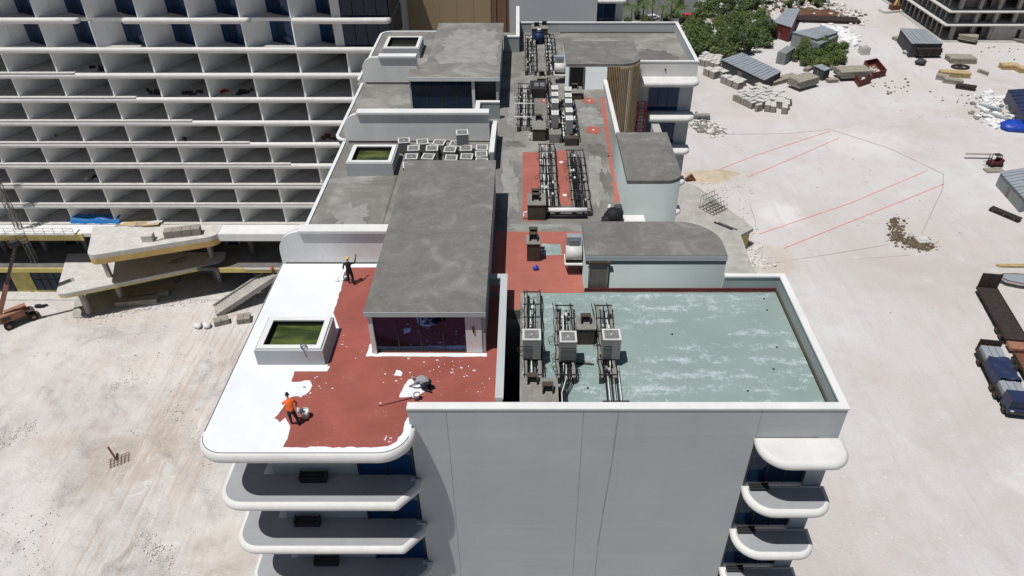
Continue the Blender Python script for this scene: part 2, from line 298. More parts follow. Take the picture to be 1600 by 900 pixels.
# ------------------------------------------------------------------ mesh builders
ORG = {}
class B:
    def __init__(s): s.v = []; s.f = []; s.mi = []; s.sm = []; s.cur = 0; s.smooth = False
    def face(s, idx, sm=None):
        s.f.append(idx); s.mi.append(s.cur); s.sm.append(s.smooth if sm is None else sm)
    def add(s, vs, fs, sm=None):
        o = len(s.v); s.v += [tuple(x) for x in vs]
        for f in fs: s.face([i+o for i in f], sm)
        return s
    def box(s, x0, x1, y0, y1, z0, z1):
        return s.add([(x0,y0,z0),(x1,y0,z0),(x1,y1,z0),(x0,y1,z0),(x0,y0,z1),(x1,y0,z1),(x1,y1,z1),(x0,y1,z1)],
                     [(0,3,2,1),(4,5,6,7),(0,1,5,4),(1,2,6,5),(2,3,7,6),(3,0,4,7)])
    def prism(s, poly, z0, z1, smooth=False):
        n = len(poly); vs = [(p[0],p[1],z0) for p in poly]+[(p[0],p[1],z1) for p in poly]
        o = len(s.v); s.v += vs
        s.face([o+i for i in reversed(range(n))], False); s.face([o+n+i for i in range(n)], False)
        for i in range(n):
            j = (i+1) % n; s.face([o+i,o+j,o+n+j,o+n+i], smooth)
        return s
    def sheet(s, poly, z):
        return s.add([(p[0],p[1],z) for p in poly], [tuple(range(len(poly)))])
    def nose(s, poly, z0, z1, r, n=5):
        # slab with a half round edge
        rings = []; zm = (z0+z1)/2; h = (z1-z0)/2
        for k in range(n*2+1):
            a = -math.pi/2+math.pi*k/(n*2); rings.append((inset(poly, r*(1-math.cos(a))), zm+h*math.sin(a)))
        N = len(poly); o = len(s.v)
        for q, z in rings: s.v += [(p[0],p[1],z) for p in q]
        s.face([o+i for i in reversed(range(N))], False); s.face([o+(len(rings)-1)*N+i for i in range(N)], False)
        for k in range(len(rings)-1):
            for i in range(N):
                j = (i+1) % N; s.face([o+k*N+i,o+k*N+j,o+(k+1)*N+j,o+(k+1)*N+i], True)
        return s
    def bar(s, p, q, w, h=None):
        h = h or w; p = Vector(p); q = Vector(q); d = q-p
        if d.length < 1e-6: return s
        d.normalize(); up = Vector((0,0,1)) if abs(d.z) < 0.95 else Vector((0,1,0))
        a = d.cross(up).normalized()*w/2; b = a.cross(d).normalized()*h/2
        vs = [p-a-b,p+a-b,p+a+b,p-a+b,q-a-b,q+a-b,q+a+b,q-a+b]
        return s.add(vs, [(0,3,2,1),(4,5,6,7),(0,1,5,4),(1,2,6,5),(2,3,7,6),(3,0,4,7)])
    def tube(s, p, q, r, r2=None, n=8):
        r2 = r if r2 is None else r2; p = Vector(p); q = Vector(q); d = (q-p).normalized()
        up = Vector((0,0,1)) if abs(d.z) < 0.95 else Vector((0,1,0)); a = d.cross(up).normalized(); b = a.cross(d).normalized()
        o = len(s.v)
        for c, rr in ((p,r),(q,r2)):
            for i in range(n):
                t = 2*math.pi*i/n; x = c+(a*math.cos(t)+b*math.sin(t))*rr; s.v.append(tuple(x))
        for i in range(n):
            j = (i+1) % n; s.face([o+i,o+n+i,o+n+j,o+j], True)
        s.face([o+i for i in range(n)], False); s.face([o+n+i for i in reversed(range(n))], False)
        return s
    def path(s, pts, r, n=6):
        for a, b in zip(pts, pts[1:]): s.tube(a, b, r, n=n)
        return s
    def quad(s, a, b, c, d): return s.add([a,b,c,d], [(0,1,2,3)])
    def blob(s, c, r, n=7, jit=0.25, rng=random, squash=(1,1,1)):
        # irregular rounded lump
        m = max(3, n//2); o = len(s.v)
        s.v.append((c[0],c[1],c[2]-r*squash[2]))
        for k in range(1, m):
            ph = -math.pi/2+math.pi*k/m
            for i in range(n):
                t = 2*math.pi*i/n; rr = r*(1+rng.uniform(-jit,jit))
                s.v.append((c[0]+rr*squash[0]*math.cos(ph)*math.cos(t), c[1]+rr*squash[1]*math.cos(ph)*math.sin(t), c[2]+rr*squash[2]*math.sin(ph)))
        s.v.append((c[0],c[1],c[2]+r*squash[2])); top = len(s.v)-1
        for i in range(n):
            j = (i+1) % n; s.face([o,o+1+j,o+1+i]); s.face([top,o+1+(m-2)*n+i,o+1+(m-2)*n+j])
            for k in range(m-2): s.face([o+1+k*n+i,o+1+k*n+j,o+1+(k+1)*n+j,o+1+(k+1)*n+i])
        return s
    def mesh(s, name, mats, org=(0,0,0)):
        me = bpy.data.meshes.new(name); ox, oy, oz = org
        me.from_pydata([(x-ox,y-oy,z-oz) for x,y,z in s.v], [], s.f)
        for m in (mats if isinstance(mats, (list, tuple)) else [mats]): me.materials.append(M[m] if isinstance(m, str) else m)
        me.polygons.foreach_set('material_index', s.mi); me.polygons.foreach_set('use_smooth', s.sm); me.update(); return me
    def build(s, name, mats, parent=None, org=None, **tags):
        if org is None: org = ORG.get(parent.name, (0,0,0)) if parent else (0,0,0)
        o = bpy.data.objects.new(name, s.mesh(name, mats, org)); sc.collection.objects.link(o)
        if parent: o.parent = parent; ORG[o.name] = org
        else: o.location = org; ORG[o.name] = org
        for k, v in tags.items(): o[k] = v
        return o
def inset(poly, d):
    if d < 1e-6: return list(poly)
    n = len(poly); out = []
    for i in range(n):
        p, c, q = Vector(poly[i-1][:2]), Vector(poly[i][:2]), Vector(poly[(i+1) % n][:2])
        e1 = (c-p).normalized(); e2 = (q-c).normalized(); n1 = Vector((-e1.y,e1.x)); n2 = Vector((-e2.y,e2.x))
        m = n1+n2; m = m.normalized() if m.length > 1e-6 else n1
        k = d/max(0.35, m.dot(n1)); out.append((c.x+m.x*k, c.y+m.y*k))
    return out
def rpoly(pts, n=7):
    # points (x,y,radius), counter clockwise; rounds the corners
    out = []; N = len(pts)
    for i in range(N):
        x, y, r = pts[i] if len(pts[i]) > 2 else (*pts[i], 0)
        if r <= 0: out.append((x,y)); continue
        c = Vector((x,y)); a = (Vector(pts[i-1][:2])-c).normalized(); b = (Vector(pts[(i+1) % N][:2])-c).normalized()
        ang = a.angle(b); t = r/math.tan(ang/2); p, q = c+a*t, c+b*t; ctr = c+(a+b).normalized()*(r/math.sin(ang/2))
        v0, v1 = p-ctr, q-ctr; a0 = math.atan2(v0.y,v0.x); a1 = math.atan2(v1.y,v1.x); dl = (a1-a0+math.pi) % (2*math.pi)-math.pi
        for k in range(n+1):
            s = a0+dl*k/n; out.append((ctr.x+r*math.cos(s), ctr.y+r*math.sin(s)))
    return out
def rect(x0, x1, y0, y1): return [(x0,y0),(x1,y0),(x1,y1),(x0,y1)]
def thing(name, label, cat, loc=(0,0,0), rz=0.0, group=None):
    o = bpy.data.objects.new(name, None); sc.collection.objects.link(o); o.empty_display_size = 0.3
    o.location = loc; o.rotation_euler = (0,0,rz); o['label'] = label; o['category'] = cat
    if group: o['group'] = group
    ORG[o.name] = tuple(loc) if rz == 0 else (0,0,0); return o
def tag(o, label, cat, group=None):
    o['label'] = label; o['category'] = cat
    if group: o['group'] = group
    return o
def clone(root, loc, rz=0.0, label=None, scale=None, group=None):
    r = root.copy(); sc.collection.objects.link(r); r.location = loc; r.rotation_euler = (0,0,rz)
    if label: r['label'] = label
    if group: r['group'] = group
    if scale: r.scale = scale
    for ch in root.children:
        c = ch.copy(); sc.collection.objects.link(c); c.parent = r
        for g in ch.children:
            d = g.copy(); sc.collection.objects.link(d); d.parent = c
    return r
ORD = ['first','second','third','fourth','fifth','sixth','seventh','eighth','ninth','tenth','eleventh','twelfth','thirteenth','fourteenth','fifteenth','sixteenth','seventeenth','eighteenth','nineteenth','twentieth']
# ================================================================== GROUND
B().sheet(rect(-500, 600, -150, 900), 0.0).build('ground', 'sand', kind='structure')
from mathutils import noise as mnoise
def rough_patch(x0, x1, y0, y1, step, amp, seed, berms=()):
    nx, ny = int((x1-x0)/step), int((y1-y0)/step); b = B()
    for j in range(ny+1):
        for i in range(nx+1):
            x, y = x0+(x1-x0)*i/nx, y0+(y1-y0)*j/ny; e = min(i, nx-i, j, ny-j)*step; fade = min(1, e/5)
            p = Vector((x*.12+seed, y*.12, 0)); big = mnoise.noise(p)*.5+.5
            rid = 1-abs(mnoise.noise(Vector((x*.35+seed, y*.22, 3.1)))*2); fine = mnoise.turbulence(Vector((x*.9, y*.9, seed)), 4, True)
            rut = abs(math.sin(x*2.4+3*mnoise.noise(Vector((x*.1, y*.06, 9)))))*max(0, mnoise.noise(Vector((x*.07+4, y*.05, seed))))*.8
            h = amp*(.35*big+.5*max(0, rid)**3*big+.28*fine*big+rut*.5)
            for (bx0, by0, bx1, by1, wd, hh) in berms:
                dx, dy = bx1-bx0, by1-by0; tt = max(0, min(1, ((x-bx0)*dx+(y-by0)*dy)/(dx*dx+dy*dy))); dd = math.hypot(x-bx0-tt*dx, y-by0-tt*dy)+.8*mnoise.noise(Vector((x*.5, y*.5, 1)))
                h += hh*math.exp(-(dd/wd)**2)*(.6+.8*fine)
            b.v.append((x, y, -.02+fade*(.03+h)))
    for j in range(ny):
        for i in range(nx): k = j*(nx+1)+i; b.face([k, k+1, k+nx+2, k+nx+1], True)
    return b.build('ground', 'sand', kind='structure')
rough_patch(-100, -17, 30, 84, .42, .55, 2.3, ((-66, 72, -58, 76, 1.2, .35), (-66, 72, -62, 67, 1.0, .35), (-62, 67, -52, 70, 1.0, .3), (-52, 70, -45, 60, 1.5, .3), (-45, 60, -37, 52, 1.6, .35), (-80, 62, -68, 66, 1.4, .3), (-50, 47, -42, 44, 1.2, .3)))
rough_patch(18, 62, 30, 70, .6, .2, 5.7); rough_patch(41, 84, 84, 106, .6, .22, 7.7)
# ================================================================== CENTRAL HOTEL WING
R, PT = 47.05, 48.1
H = thing('hotel_building', 'central hotel wing with curved white balconies and a red, white and green coated roof', 'building', (0, 50, 0))
def part(b, name, m, parent=H, **k): return b.build(name, m, parent, **k)
# --- body below the roof
wl = B()
wl.box(-12, -1.1, 22.75, 32.7, 0, R-0.6); wl.box(-0.3, 14.1, 22.75, 32.7, 0, R-0.6); wl.box(-1.1, -0.3, 30.8, 32.7, 0, R-0.6)
part(wl, 'wall', 'facade')
part(B().box(-12, 6.98, 32.7, 66, 0, R-0.6), 'wall', 'facade')
fb = part(B().box(-12, 15.6, 66, 77.7, 0, R-0.6), 'wall', 'facade')
part(B().box(-1.1, -0.3, 22.75, 30.8, R-5, R-4.6), 'shaft_floor', 'shedwall')
# --- front wall in tall panels with open joints
for x0, x1 in ((-5.2, -3.52), (-3.506, 2.53), (2.544, 10.38)):
    part(B().box(x0, x1, 22.6, 22.75, 0, PT-0.1), 'wall_panel', 'facade')
part(B().box(10.394, 14.13, 22.6, 22.75, 46.25, PT-0.1), 'wall_panel', 'facade')
part(B().box(13.25, 14.13, 22.6, 22.75, 0, 46.25), 'wall_panel', 'facade')
part(B().path([(4.05, 22.58, 47.9), (4.0, 22.58, 45.0), (3.95, 22.58, 43.5), (3.8, 22.58, 40.6), (3.72, 22.58, 38.0), (3.7, 22.59, 30.0)], .007, 5), 'cable', 'ventbox')
def coping(x0, x1, y0, y1, z0=PT-0.1, z1=PT): return part(B().box(x0, x1, y0, y1, z0, z1), 'coping', 'white')
def parapet(x0, x1, y0, y1, z0=R-0.6, z1=PT-0.1, m='sage'): return part(B().box(x0, x1, y0, y1, z0, z1), 'parapet', m)
parapet(-5.2, 13.88, 22.752, 22.93); coping(-5.24, 14.17, 22.56, 22.97)
parapet(13.88, 14.13, 22.752, 32.5); coping(13.83, 14.17, 22.97, 32.45)
parapet(10.862, 14.13, 32.5, 32.7); coping(10.87, 14.17, 32.45, 32.74)
# --- right hand windows and balconies of the front wall
for k in range(6):
    zt = 46.2-3.38*k
    bal = part(B().nose(rpoly([(10.3, 20.9, 1.3), (14.3, 20.9, 0.95), (14.3, 22.59), (10.3, 22.59)], 9), zt-0.35, zt+0.15, 0.24), 'canopy' if k == 0 else 'balcony', 'nose')
    if k:
        part(B().sheet(inset(rpoly([(10.3, 20.9, 1.3), (14.3, 20.9, 0.95), (14.3, 22.59), (10.3, 22.59)], 9), .25), zt+0.153), 'floor', 'balfloor', bal)
        bb = B()
        for j in range(3): bb.box(10.6, 11.5, 22.12+j*0.12, 22.2+j*0.12, zt+0.3+0.03*j, zt+0.36+0.03*j)
        bb.box(10.62, 11.48, 22.2, 22.5, zt+0.15, zt+0.3); part(bb, 'vent_hood', 'dark_metal', bal)
    zb, ztop = zt-3.23, zt-0.36
    wp = part(B().box(10.42, 13.22, 22.7, 22.74, zb, ztop), 'window', 'glass')
    for x in (10.5, 11.4, 12.3, 13.16): part(B().box(x-0.03, x+0.03, 22.66, 22.7, zb, ztop), 'mullion', 'dark_metal', wp)
    part(B().box(10.4, 10.47, 22.6, 22.66, zb, ztop), 'jamb', 'dark_metal', wp)
# --- left hand balconies
for k in range(1, 6):
    zt = R-0.15-3.4*k
    bal = part(B().nose(rpoly([(-14.3, 20.9, 1.2), (-5.9, 20.9, 0.35), (-4.95, 22.0), (-4.95, 22.58), (-5.21, 22.58), (-5.21, 22.74), (-12.01, 22.74), (-12.01, 62), (-13.7, 62), (-13.7, 36), (-14.3, 34)], 9), zt-0.5, zt, 0.24), 'balcony', 'nose')
    part(B().sheet(inset(rpoly([(-14.3, 20.9, 1.2), (-5.9, 20.9, 0.35), (-4.95, 22.0), (-4.95, 22.58), (-5.21, 22.58), (-5.21, 22.98), (-12.25, 22.98), (-12.25, 62), (-13.7, 62), (-13.7, 36), (-14.3, 34)], 9), .25), zt+0.004), 'floor', 'balfloor', bal)
    bx = (-10.0, -10.9, -10.5, -10.6, -10.4)[k-1]
    bb = B().box(bx-0.62, bx+0.62, 22.2, 22.6, zt+0.003, zt+0.22)
    for j in range(3): bb.box(bx-0.55, bx+0.55, 22.2+j*0.14, 22.29+j*0.14, zt+0.27+j*0.05, zt+0.31+j*0.05)
    for sx in (-0.6, 0.6): bb.box(bx+sx-0.03, bx+sx+0.03, 22.2, 22.6, zt+0.22, zt+0.46)
    part(bb, 'vent_hood', 'dark_metal', bal)
for k in range(5):
    zt = R-0.15-3.4*k
    wp = part(B().box(-7.95, -5.25, 22.69, 22.74, zt-3.38, zt-0.55), 'window', 'glassblue')
    for x in (-7.9, -6.6, -5.3): part(B().box(x-0.03, x+0.03, 22.64, 22.69, zt-3.38, zt-0.55), 'mullion', 'dark_metal', wp)
# --- roof slabs
S1 = rpoly([(-14.35, 20.8, 1.25), (-4.9, 20.8, 1.5), (-4.9, 22.55), (-5.25, 22.55), (-5.25, 35.18), (-14.35, 35.18)], 10)
part(B().nose(S1, R-0.6, R, 0.2, 6), 'roof_slab', 'nose')
part(B().nose(rpoly([(-13.85, 35.25), (-9, 35.25), (-9, 51.3), (-13.85, 51.3)]), R-0.6, R, 0.2), 'roof_slab', ['roof'])
part(B().nose(rpoly([(-14.6, 51.6, 1.0), (-9, 51.6), (-9, 63.2), (-14.6, 63.2)]), R-0.6, R, 0.2), 'roof_slab', ['roof'])
part(B().nose(rpoly([(-15.1, 63.4), (-9, 63.4), (-9, 77.75), (-15.1, 77.75, 1.2)]), R-0.6, R, 0.2), 'roof_slab', ['roof'])
def lip(line, w, h, z, name='edge_curb', m='curb'):
    # raised curb following an open line
    b = B(); n = len(line); nn = []
    for i in range(n):
        p = Vector(line[max(0, i-1)]); q = Vector(line[min(n-1, i+1)]); d = (q-p).normalized(); nn.append(Vector((-d.y, d.x)))
    L = [Vector(p) for p in line]; Rr = [p-nv*w for p, nv in zip(L, nn)]
    poly = [tuple(p) for p in L]+[tuple(p) for p in reversed(Rr)]
    a = sum(poly[i][0]*poly[(i+1) % len(poly)][1]-poly[(i+1) % len(poly)][0]*poly[i][1] for i in range(len(poly)))
    if a < 0: poly.reverse()
    b.prism(poly, z, z+h); return part(b, name, m)
lip([(-13.9, 35.7), (-13.9, 51.3)], 0.22, 0.14, R-0.5+0.45)
def arc(cx, cy, r, a0, a1, n=8): return [(cx+r*math.cos(a0+(a1-a0)*i/n), cy+r*math.sin(a0+(a1-a0)*i/n)) for i in range(n+1)]
lip([(-14.66, 63.2)]+arc(-13.66, 52.54, 1.0, math.pi, 1.5*math.pi)+[(-13.3, 51.54)], -0.22, 0.14, R-0.05)
lip([(-15.16, 64.0)]+arc(-13.96, 76.61, 1.2, math.pi, 0.5*math.pi)+[(-9, 77.81)], 0.22, 0.14, R-0.05)
part(B().box(-5.23, -1.1, 22.95, 35.2, R-0.6, R-0.001), 'roof_deck', 'roof')
part(B().box(-0.3, 13.88, 22.95, 32.5, R-0.6, R-0.001), 'roof_deck', 'roof')
part(B().box(-1.098, -0.302, 30.8, 35.2, R-0.6, R-0.002), 'roof_deck', 'roof')
part(B().box(-0.298, 3.2, 32.505, 35.2, R-0.6, R-0.003), 'roof_deck', 'roof')
part(B().box(-8.99, 6.98, 35.21, 66.0, R-0.6, R-0.002), 'roof_deck', 'roof')
part(B().box(-8.99, 15.5, 66.005, 77.5, R-0.6, R-0.004), 'roof_deck', 'roof')
part(B().box(-1.33, -1.1, 22.96, 30.8, R-5, R-0.601), 'shaft_wall', 'facade'); part(B().box(-0.3, -0.2, 22.96, 30.8, R-5, R-0.602), 'shaft_wall', 'facade')
# --- coatings
def ragged(pts, amp=0.06, step=0.22, seed=1):
    rg = random.Random(seed); out = []
    for i in range(len(pts)):
        p, q = Vector(pts[i][:2]), Vector(pts[(i+1) % len(pts)][:2]); L = (q-p).length
        flag = len(pts[i]) > 2 and pts[i][2]
        n = max(1, int(L/step)) if flag else 1
        for k in range(n):
            c = p+(q-p)*(k/n)
            if flag and k: c += Vector((rg.uniform(-amp, amp), rg.uniform(-amp, amp)))
            out.append((c.x, c.y))
    return out
red = rpoly([(-13.95, 21.2, 1.0), (-5.3, 21.2, 1.2), (-5.3, 22.97), (-1.34, 22.97), (-1.34, 31.95), (-1.98, 31.95), (-1.98, 35.16), (-13.95, 35.16)])
part(B().sheet(red, R+0.004), 'red_coating', 'red')
out = rpoly([(-14.17, 21.0, 1.1), (-5.1, 21.0, 1.3), (-5.1, 22.5), (-5.1, 35.16), (-14.17, 35.16)], 10)
edge = [p for p in out if p[1] < 22.6]
film = [(-14.17, 35.16)]+[(p[0], p[1]) for p in edge]+[(-5.1, 22.9), (-5.2, 23.3, 1), (-5.42, 22.75, 1), (-5.42, 22.2, 1), (-5.62, 21.62), (-5.95, 21.36), (-6.5, 21.29, 1),
        (-10.5, 21.3, 1), (-10.42, 21.75, 1), (-10.52, 22.55, 1), (-10.85, 23.02), (-11.02, 22.72, 1), (-11.33, 22.98, 1), (-10.95, 24.3, 1), (-10.3, 24.45), (-10.14, 24.72), (-10.12, 25.1), (-10.3, 25.42, 1),
        (-11.18, 25.33, 1), (-11.22, 26.05), (-9.62, 26.05), (-9.55, 26.4), (-9.7, 26.45), (-9.7, 29.3), (-10.28, 30.6, 1), (-10.26, 31.5, 1), (-10.3, 32.8, 1), (-10.42, 34.3, 1), (-10.3, 34.78), (-8.0, 34.8), (-8.0, 35.16)]
part(B().sheet(ragged(film, 0.045, 0.2, 3), R+0.010), 'white_coating', 'white_film')
ring = [(p[0], p[1]) for p in inset(S1, 0.185)]
lip([p for p in inset(out, -0.035) if p[1] < 22.0 and True], 0.03, 0.012, R+0.001, 'sealant_joint', 'dark_metal')
part(B().box(-14.215, -14.185, 22.2, 35.1, R+0.001, R+0.013), 'sealant_joint', 'dark_metal')
patch = ragged([(-5.9, 24.3, 1), (-5.0, 24.42, 1), (-4.62, 24.9), (-4.75, 25.4), (-5.1, 25.62), (-5.6, 25.5), (-5.78, 25.0, 1)], 0.05, 0.2, 4)
part(B().sheet(patch, R+0.010), 'white_coating', 'white_film')
part(B().sheet(ragged([(-6.35, 25.75, 1), (-6.0, 25.7, 1), (-5.95, 25.95, 1), (-6.3, 26.15, 1)], 0.06, 0.15, 5), R+0.010), 'white_coating', 'white_film')
part(B().sheet(ragged([(-7.95, 27.12, 1), (-1.95, 27.1, 1), (-1.95, 27.36), (-7.7, 27.4), (-7.75, 28.3, 1), (-7.9, 28.0, 1)], 0.03, 0.3, 6), R+0.011), 'white_coating', 'white_film')
rg = random.Random(11)
for (cx, cy, rr, n) in ((-5.4, 25.2, 1.3, 30), (-10.1, 24.9, 0.8, 18), (-4.2, 26.4, 1.5, 22), (-5.9, 21.6, 0.8, 14), (-3.0, 25.9, 0.6, 6), (-8.8, 28.2, 1.0, 8), (-2.3, 24.6, 0.8, 6)):
    b = B()
    for i in range(n):
        x, y = cx+rg.gauss(0, rr*0.5), cy+rg.gauss(0, rr*0.4); r = rg.uniform(0.012, 0.05); m = rg.randint(5, 7); el = rg.uniform(0.6, 2.0)
        if x > -5.45 and y < 23.1 or y < 21.35: continue
        b.sheet([(x+el*r*math.cos(t*6.283/m)*rg.uniform(.6, 1.2), y+r*math.sin(t*6.283/m)*rg.uniform(.6, 1.2)) for t in range(m)], R+0.007)
    part(b, 'paint_splatter', 'white_film', kind='stuff')
part(B().sheet(ragged([(-1.95, 32.34), (3.18, 32.34), (3.18, 36.25), (3.45, 36.25), (3.45, 38.66, 1), (-1.9, 38.66)], 0.03), R+0.004), 'red_coating', 'red2')
part(B().sheet(rect(-0.98, -0.31, 30.9, 32.338), R+0.004), 'red_coating', 'red2')
part(B().sheet(ragged([(-0.24, 39.9, 1), (1.02, 39.9), (1.02, 49.65, 1), (-0.26, 49.65)], 0.03), R+0.004), 'red_coating', 'red2')
part(B().sheet(ragged([(2.05, 41.9, 1), (3.1, 41.9), (3.25, 50, 1), (2.1, 49.9)], 0.04), R+0.004), 'red_coating', 'red2')
part(B().sheet(ragged([(5.85, 42.3), (6.22, 42.3), (6.24, 47.4), (6.7, 60.1, 1), (6.35, 60.2, 1)], 0.06), R+0.004), 'red_coating', 'red2')
for cx, cy, rr in ((5.27, 53.5, 0.64), (5.35, 59.3, 0.6), (1.5, 59.4, 0.36), (1.35, 52.6, 0.35)):
    part(B().sheet([(cx+rr*math.cos(a*.3142)*(1+.06*math.sin(a*2.3)), cy+rr*1.15*math.sin(a*.3142)) for a in range(20)], R+0.005), 'red_coating', 'red2')
    part(B().tube((cx, cy, R+0.006), (cx, cy, R+0.03), 0.09), 'drain', 'white_film')
for cx, cy in ((2.55, 48.0), (2.6, 43.2)): part(B().tube((cx, cy, R+0.006), (cx, cy, R+0.03), 0.16, n=12), 'drain', 'sheetwhite')
part(B().sheet(ragged([(0.88, 36.1, 1), (2.15, 36.05, 1), (2.1, 37.2, 1), (0.95, 37.3, 1)], 0.05, 0.15, 8), R+0.009), 'primer_patch', 'green')
part(B().sheet(ragged([(-0.18, 22.96), (13.86, 22.96), (13.86, 32.32), (3.2, 32.33), (-0.18, 32.33, 1)], 0.05), R+0.005), 'green_coating', 'green')
for a in ((3.22, 13.8, 32.38, 32.46, 0.14),): part(B().box(a[0], a[1], a[2]+0.06, a[3]+0.03, R+0.004, R+0.24), 'red_upstand', 'maroon')
part(B().box(13.78, 13.878, 22.96, 32.43, R+0.0045, R+0.13), 'upstand', 'ventdark')
for cx, cy in ((2.9, 24.9), (7.5, 28.8), (10.4, 24.7), (12.9, 30.8), (13.0, 31.8), (12.6, 27.8), (12.0, 26.2)):
    b = B().tube((cx, cy, R+0.006), (cx, cy, R+0.05), 0.05, n=8); part(b, 'drain', 'dark_metal')
for cx, cy in ((-10.45, 24.95), (-5.25, 25.1), (-11.5, 42), (-11, 55)): part(B().tube((cx, cy, R+0.001), (cx, cy, R+0.03), 0.07, n=10), 'drain', 'steel')
# --- patches of paler and darker screed
def blotch(cx, cy, rx, ry, seed, n=64, amp=.3):
    rg = random.Random(seed); ph = [rg.uniform(0, 6.28) for _ in range(4)]; out = []
    for i in range(n):
        a = 6.2832*i/n; sq = 1/max(abs(math.cos(a)), abs(math.sin(a)))**.75; r = 1+amp*(math.sin(2*a+ph[0])*.5+math.sin(3*a+ph[1])*.5+math.sin(7*a+ph[2])*.4+math.sin(13*a+ph[3])*.3)+rg.uniform(-.1, .1)
        out.append((cx+rx*r*sq*math.cos(a), cy+ry*r*sq*math.sin(a)))
    return out
for i, (cx, cy, rx, ry, m) in enumerate(((-1.15, 44.5, .55, 3.2, 'paleroof'), (0.6, 39.25, 1.6, .3, 'paleroof'), (4.9, 46.0, .5, 3.4, 'paleroof'), (5.2, 56.3, .9, 1.5, 'paleroof'), (-.9, 51.0, .7, .5, 'darkroof'), (5.3, 50.0, .7, 1.0, 'darkroof'), (5.6, 45, .35, 1.8, 'darkroof'), (-1.2, 58, .35, 3, 'paleroof'), (8.0, 73.5, 3.2, 1.6, 'paleroof'), (12.5, 70, 1.6, 2.2, 'darkroof'), (-11.2, 40.5, 1.0, 1.5, 'paleroof'), (-11.4, 57.0, 1.6, 1.0, 'paleroof'), (-11.0, 67.0, 1.2, .8, 'darkroof'), (-12.2, 45.3, 1.6, .5, 'paleroof'))):
    part(B().sheet(blotch(cx, cy, rx, ry, 30+i), R+0.0025+0.0003*i), 'screed_patch', m)
part(B().sheet(blotch(-4.9, 65.0, 2.3, 4.6, 51, 90, .14), 49.805), 'screed_patch', 'paleroof')
# --- fin walls across the left roof
def fin(x0, x1, y, zt, r, cap0):
    prof = [(x1, R-0.3), (x1, zt)]+[(x0+r-r*math.sin(a), zt-r+r*math.cos(a)) for a in [i*math.pi/20 for i in range(11)]]+[(x0, R-0.3)]
    b = B(); n = len(prof); b.v = [(p[0], y, p[1]) for p in prof]+[(p[0], y+0.35, p[1]) for p in prof]
    b.face(list(range(n)), False); b.face([n+i for i in reversed(range(n))], False)
    for i in range(n): j = (i+1) % n; b.face([i, n+i, n+j, j], i > 1 and i < n-2)
    f = part(b, 'fin_wall', 'white'); part(B().box(cap0, x1-0.01, y-0.16, y+0.6, zt+0.002, zt+0.16), 'coping', 'white', f)
    part(B().box(x0+0.2, x1-0.02, y-0.03, y-0.001, R-0.02, R+0.08), 'base_strip', 'ventdark', f); return f
fin(-14.2, -7.6, 35.2, 49.2, 1.3, -12.9); fin(-13.7, -2.75, 51.4, 49.3, 1.3, -12.6); fin(-14.45, -9.58, 63.35, 49.35, 1.1, -12.9)
# --- penthouse with glazed front
P1 = part(B().box(-7.62, -7.42, 27.45, 42.75, R, 49.52).box(-2.16, -2.0, 27.45, 42.75, R, 49.52).box(-7.42, -2.16, 42.55, 42.75, R, 49.52).box(-7.42, -2.16, 33.0, 33.2, R, 49.52), 'penthouse', 'facade')
part(B().box(-7.71, -1.94, 27.22, 42.92, 49.525, 49.8), 'roof_slab', 'screed', P1)
part(B().box(-7.73, -1.92, 27.19, 27.22, 49.5, 49.78), 'fascia', 'facade', P1)
part(B().box(-7.4, -2.18, 27.5, 32.98, R+0.001, R+0.05), 'floor', 'interior', P1)
part(B().box(-2.95, -2.165, 27.4, 27.6, R, 49.5), 'pillar', 'white', P1)
part(B().box(-7.62, -7.4, 27.3, 27.445, R, 49.5), 'pillar', 'white', P1)
for i in range(4):
    x0 = -7.39+i*1.11; pn = part(B().box(x0+0.03, x0+1.08, 27.5, 27.52, R+0.12, 49.4), 'window_pane', 'seeglass', P1)
for i in range(5): x = -7.39+i*1.11; part(B().box(x-0.03, x+0.03, 27.46, 27.54, R, 49.5), 'mullion', 'dark_metal', P1)
part(B().box(-7.36, -2.98, 27.465, 27.535, R+0.02, R+0.115), 'sill', 'dark_metal', P1); part(B().box(-7.36, -2.98, 27.465, 27.535, 49.405, 49.5), 'head', 'dark_metal', P1)
part(B().box(-2.6, -2.52, 27.34, 27.395, 48.4, 48.75), 'lamp', 'dark_metal', P1)
fr = part(B().box(-1.33, -1.04, 22.97, 32.3, R-0.002, 48.25), 'screen_wall', 'sage'); part(B().box(-1.37, -1.0, 22.98, 32.34, 48.252, 48.36), 'coping', 'facade', fr)
part(B().box(-1.98, -1.335, 32.02, 32.3, 47.85, 48.25), 'lintel', 'sage', fr); part(B().box(-2.0, -1.375, 31.98, 32.34, 48.252, 48.36), 'coping', 'facade', fr)
# --- second penthouse
P2 = part(B().box(-8.2, -2.25, 60.0, 71.5, R, 49.52).box(-9.5, -9.35, 57.6, 60.0, R, 49.52).box(-2.45, -2.25, 57.6, 60.0, R, 49.52).box(-9.35, -8.2, 59.8, 60.0, R, 49.52), 'penthouse', 'facade')
part(B().prism([(-9.58, 57.42), (-2.14, 57.42), (-2.14, 71.65), (-8.36, 71.65), (-8.36, 59.32), (-9.58, 59.32)], 49.525, 49.8), 'roof_slab', 'roof', P2)
part(B().box(-9.6, -2.12, 57.39, 57.42, 49.5, 49.82), 'fascia', 'white', P2)
for i in range(4): x = -9.33+i*1.22; part(B().box(x+0.03, x+1.19, 57.7, 57.73, R+0.05, 49.5), 'window_pane', 'glass', P2)
for i in range(5): x = -9.33+i*1.22; part(B().box(x-0.03, x+0.03, 57.66, 57.74, R, 49.5), 'mullion', 'dark_metal', P2)
part(B().box(-4.42, -4.18, 57.55, 57.75, R, 49.5), 'pillar', 'white', P2)
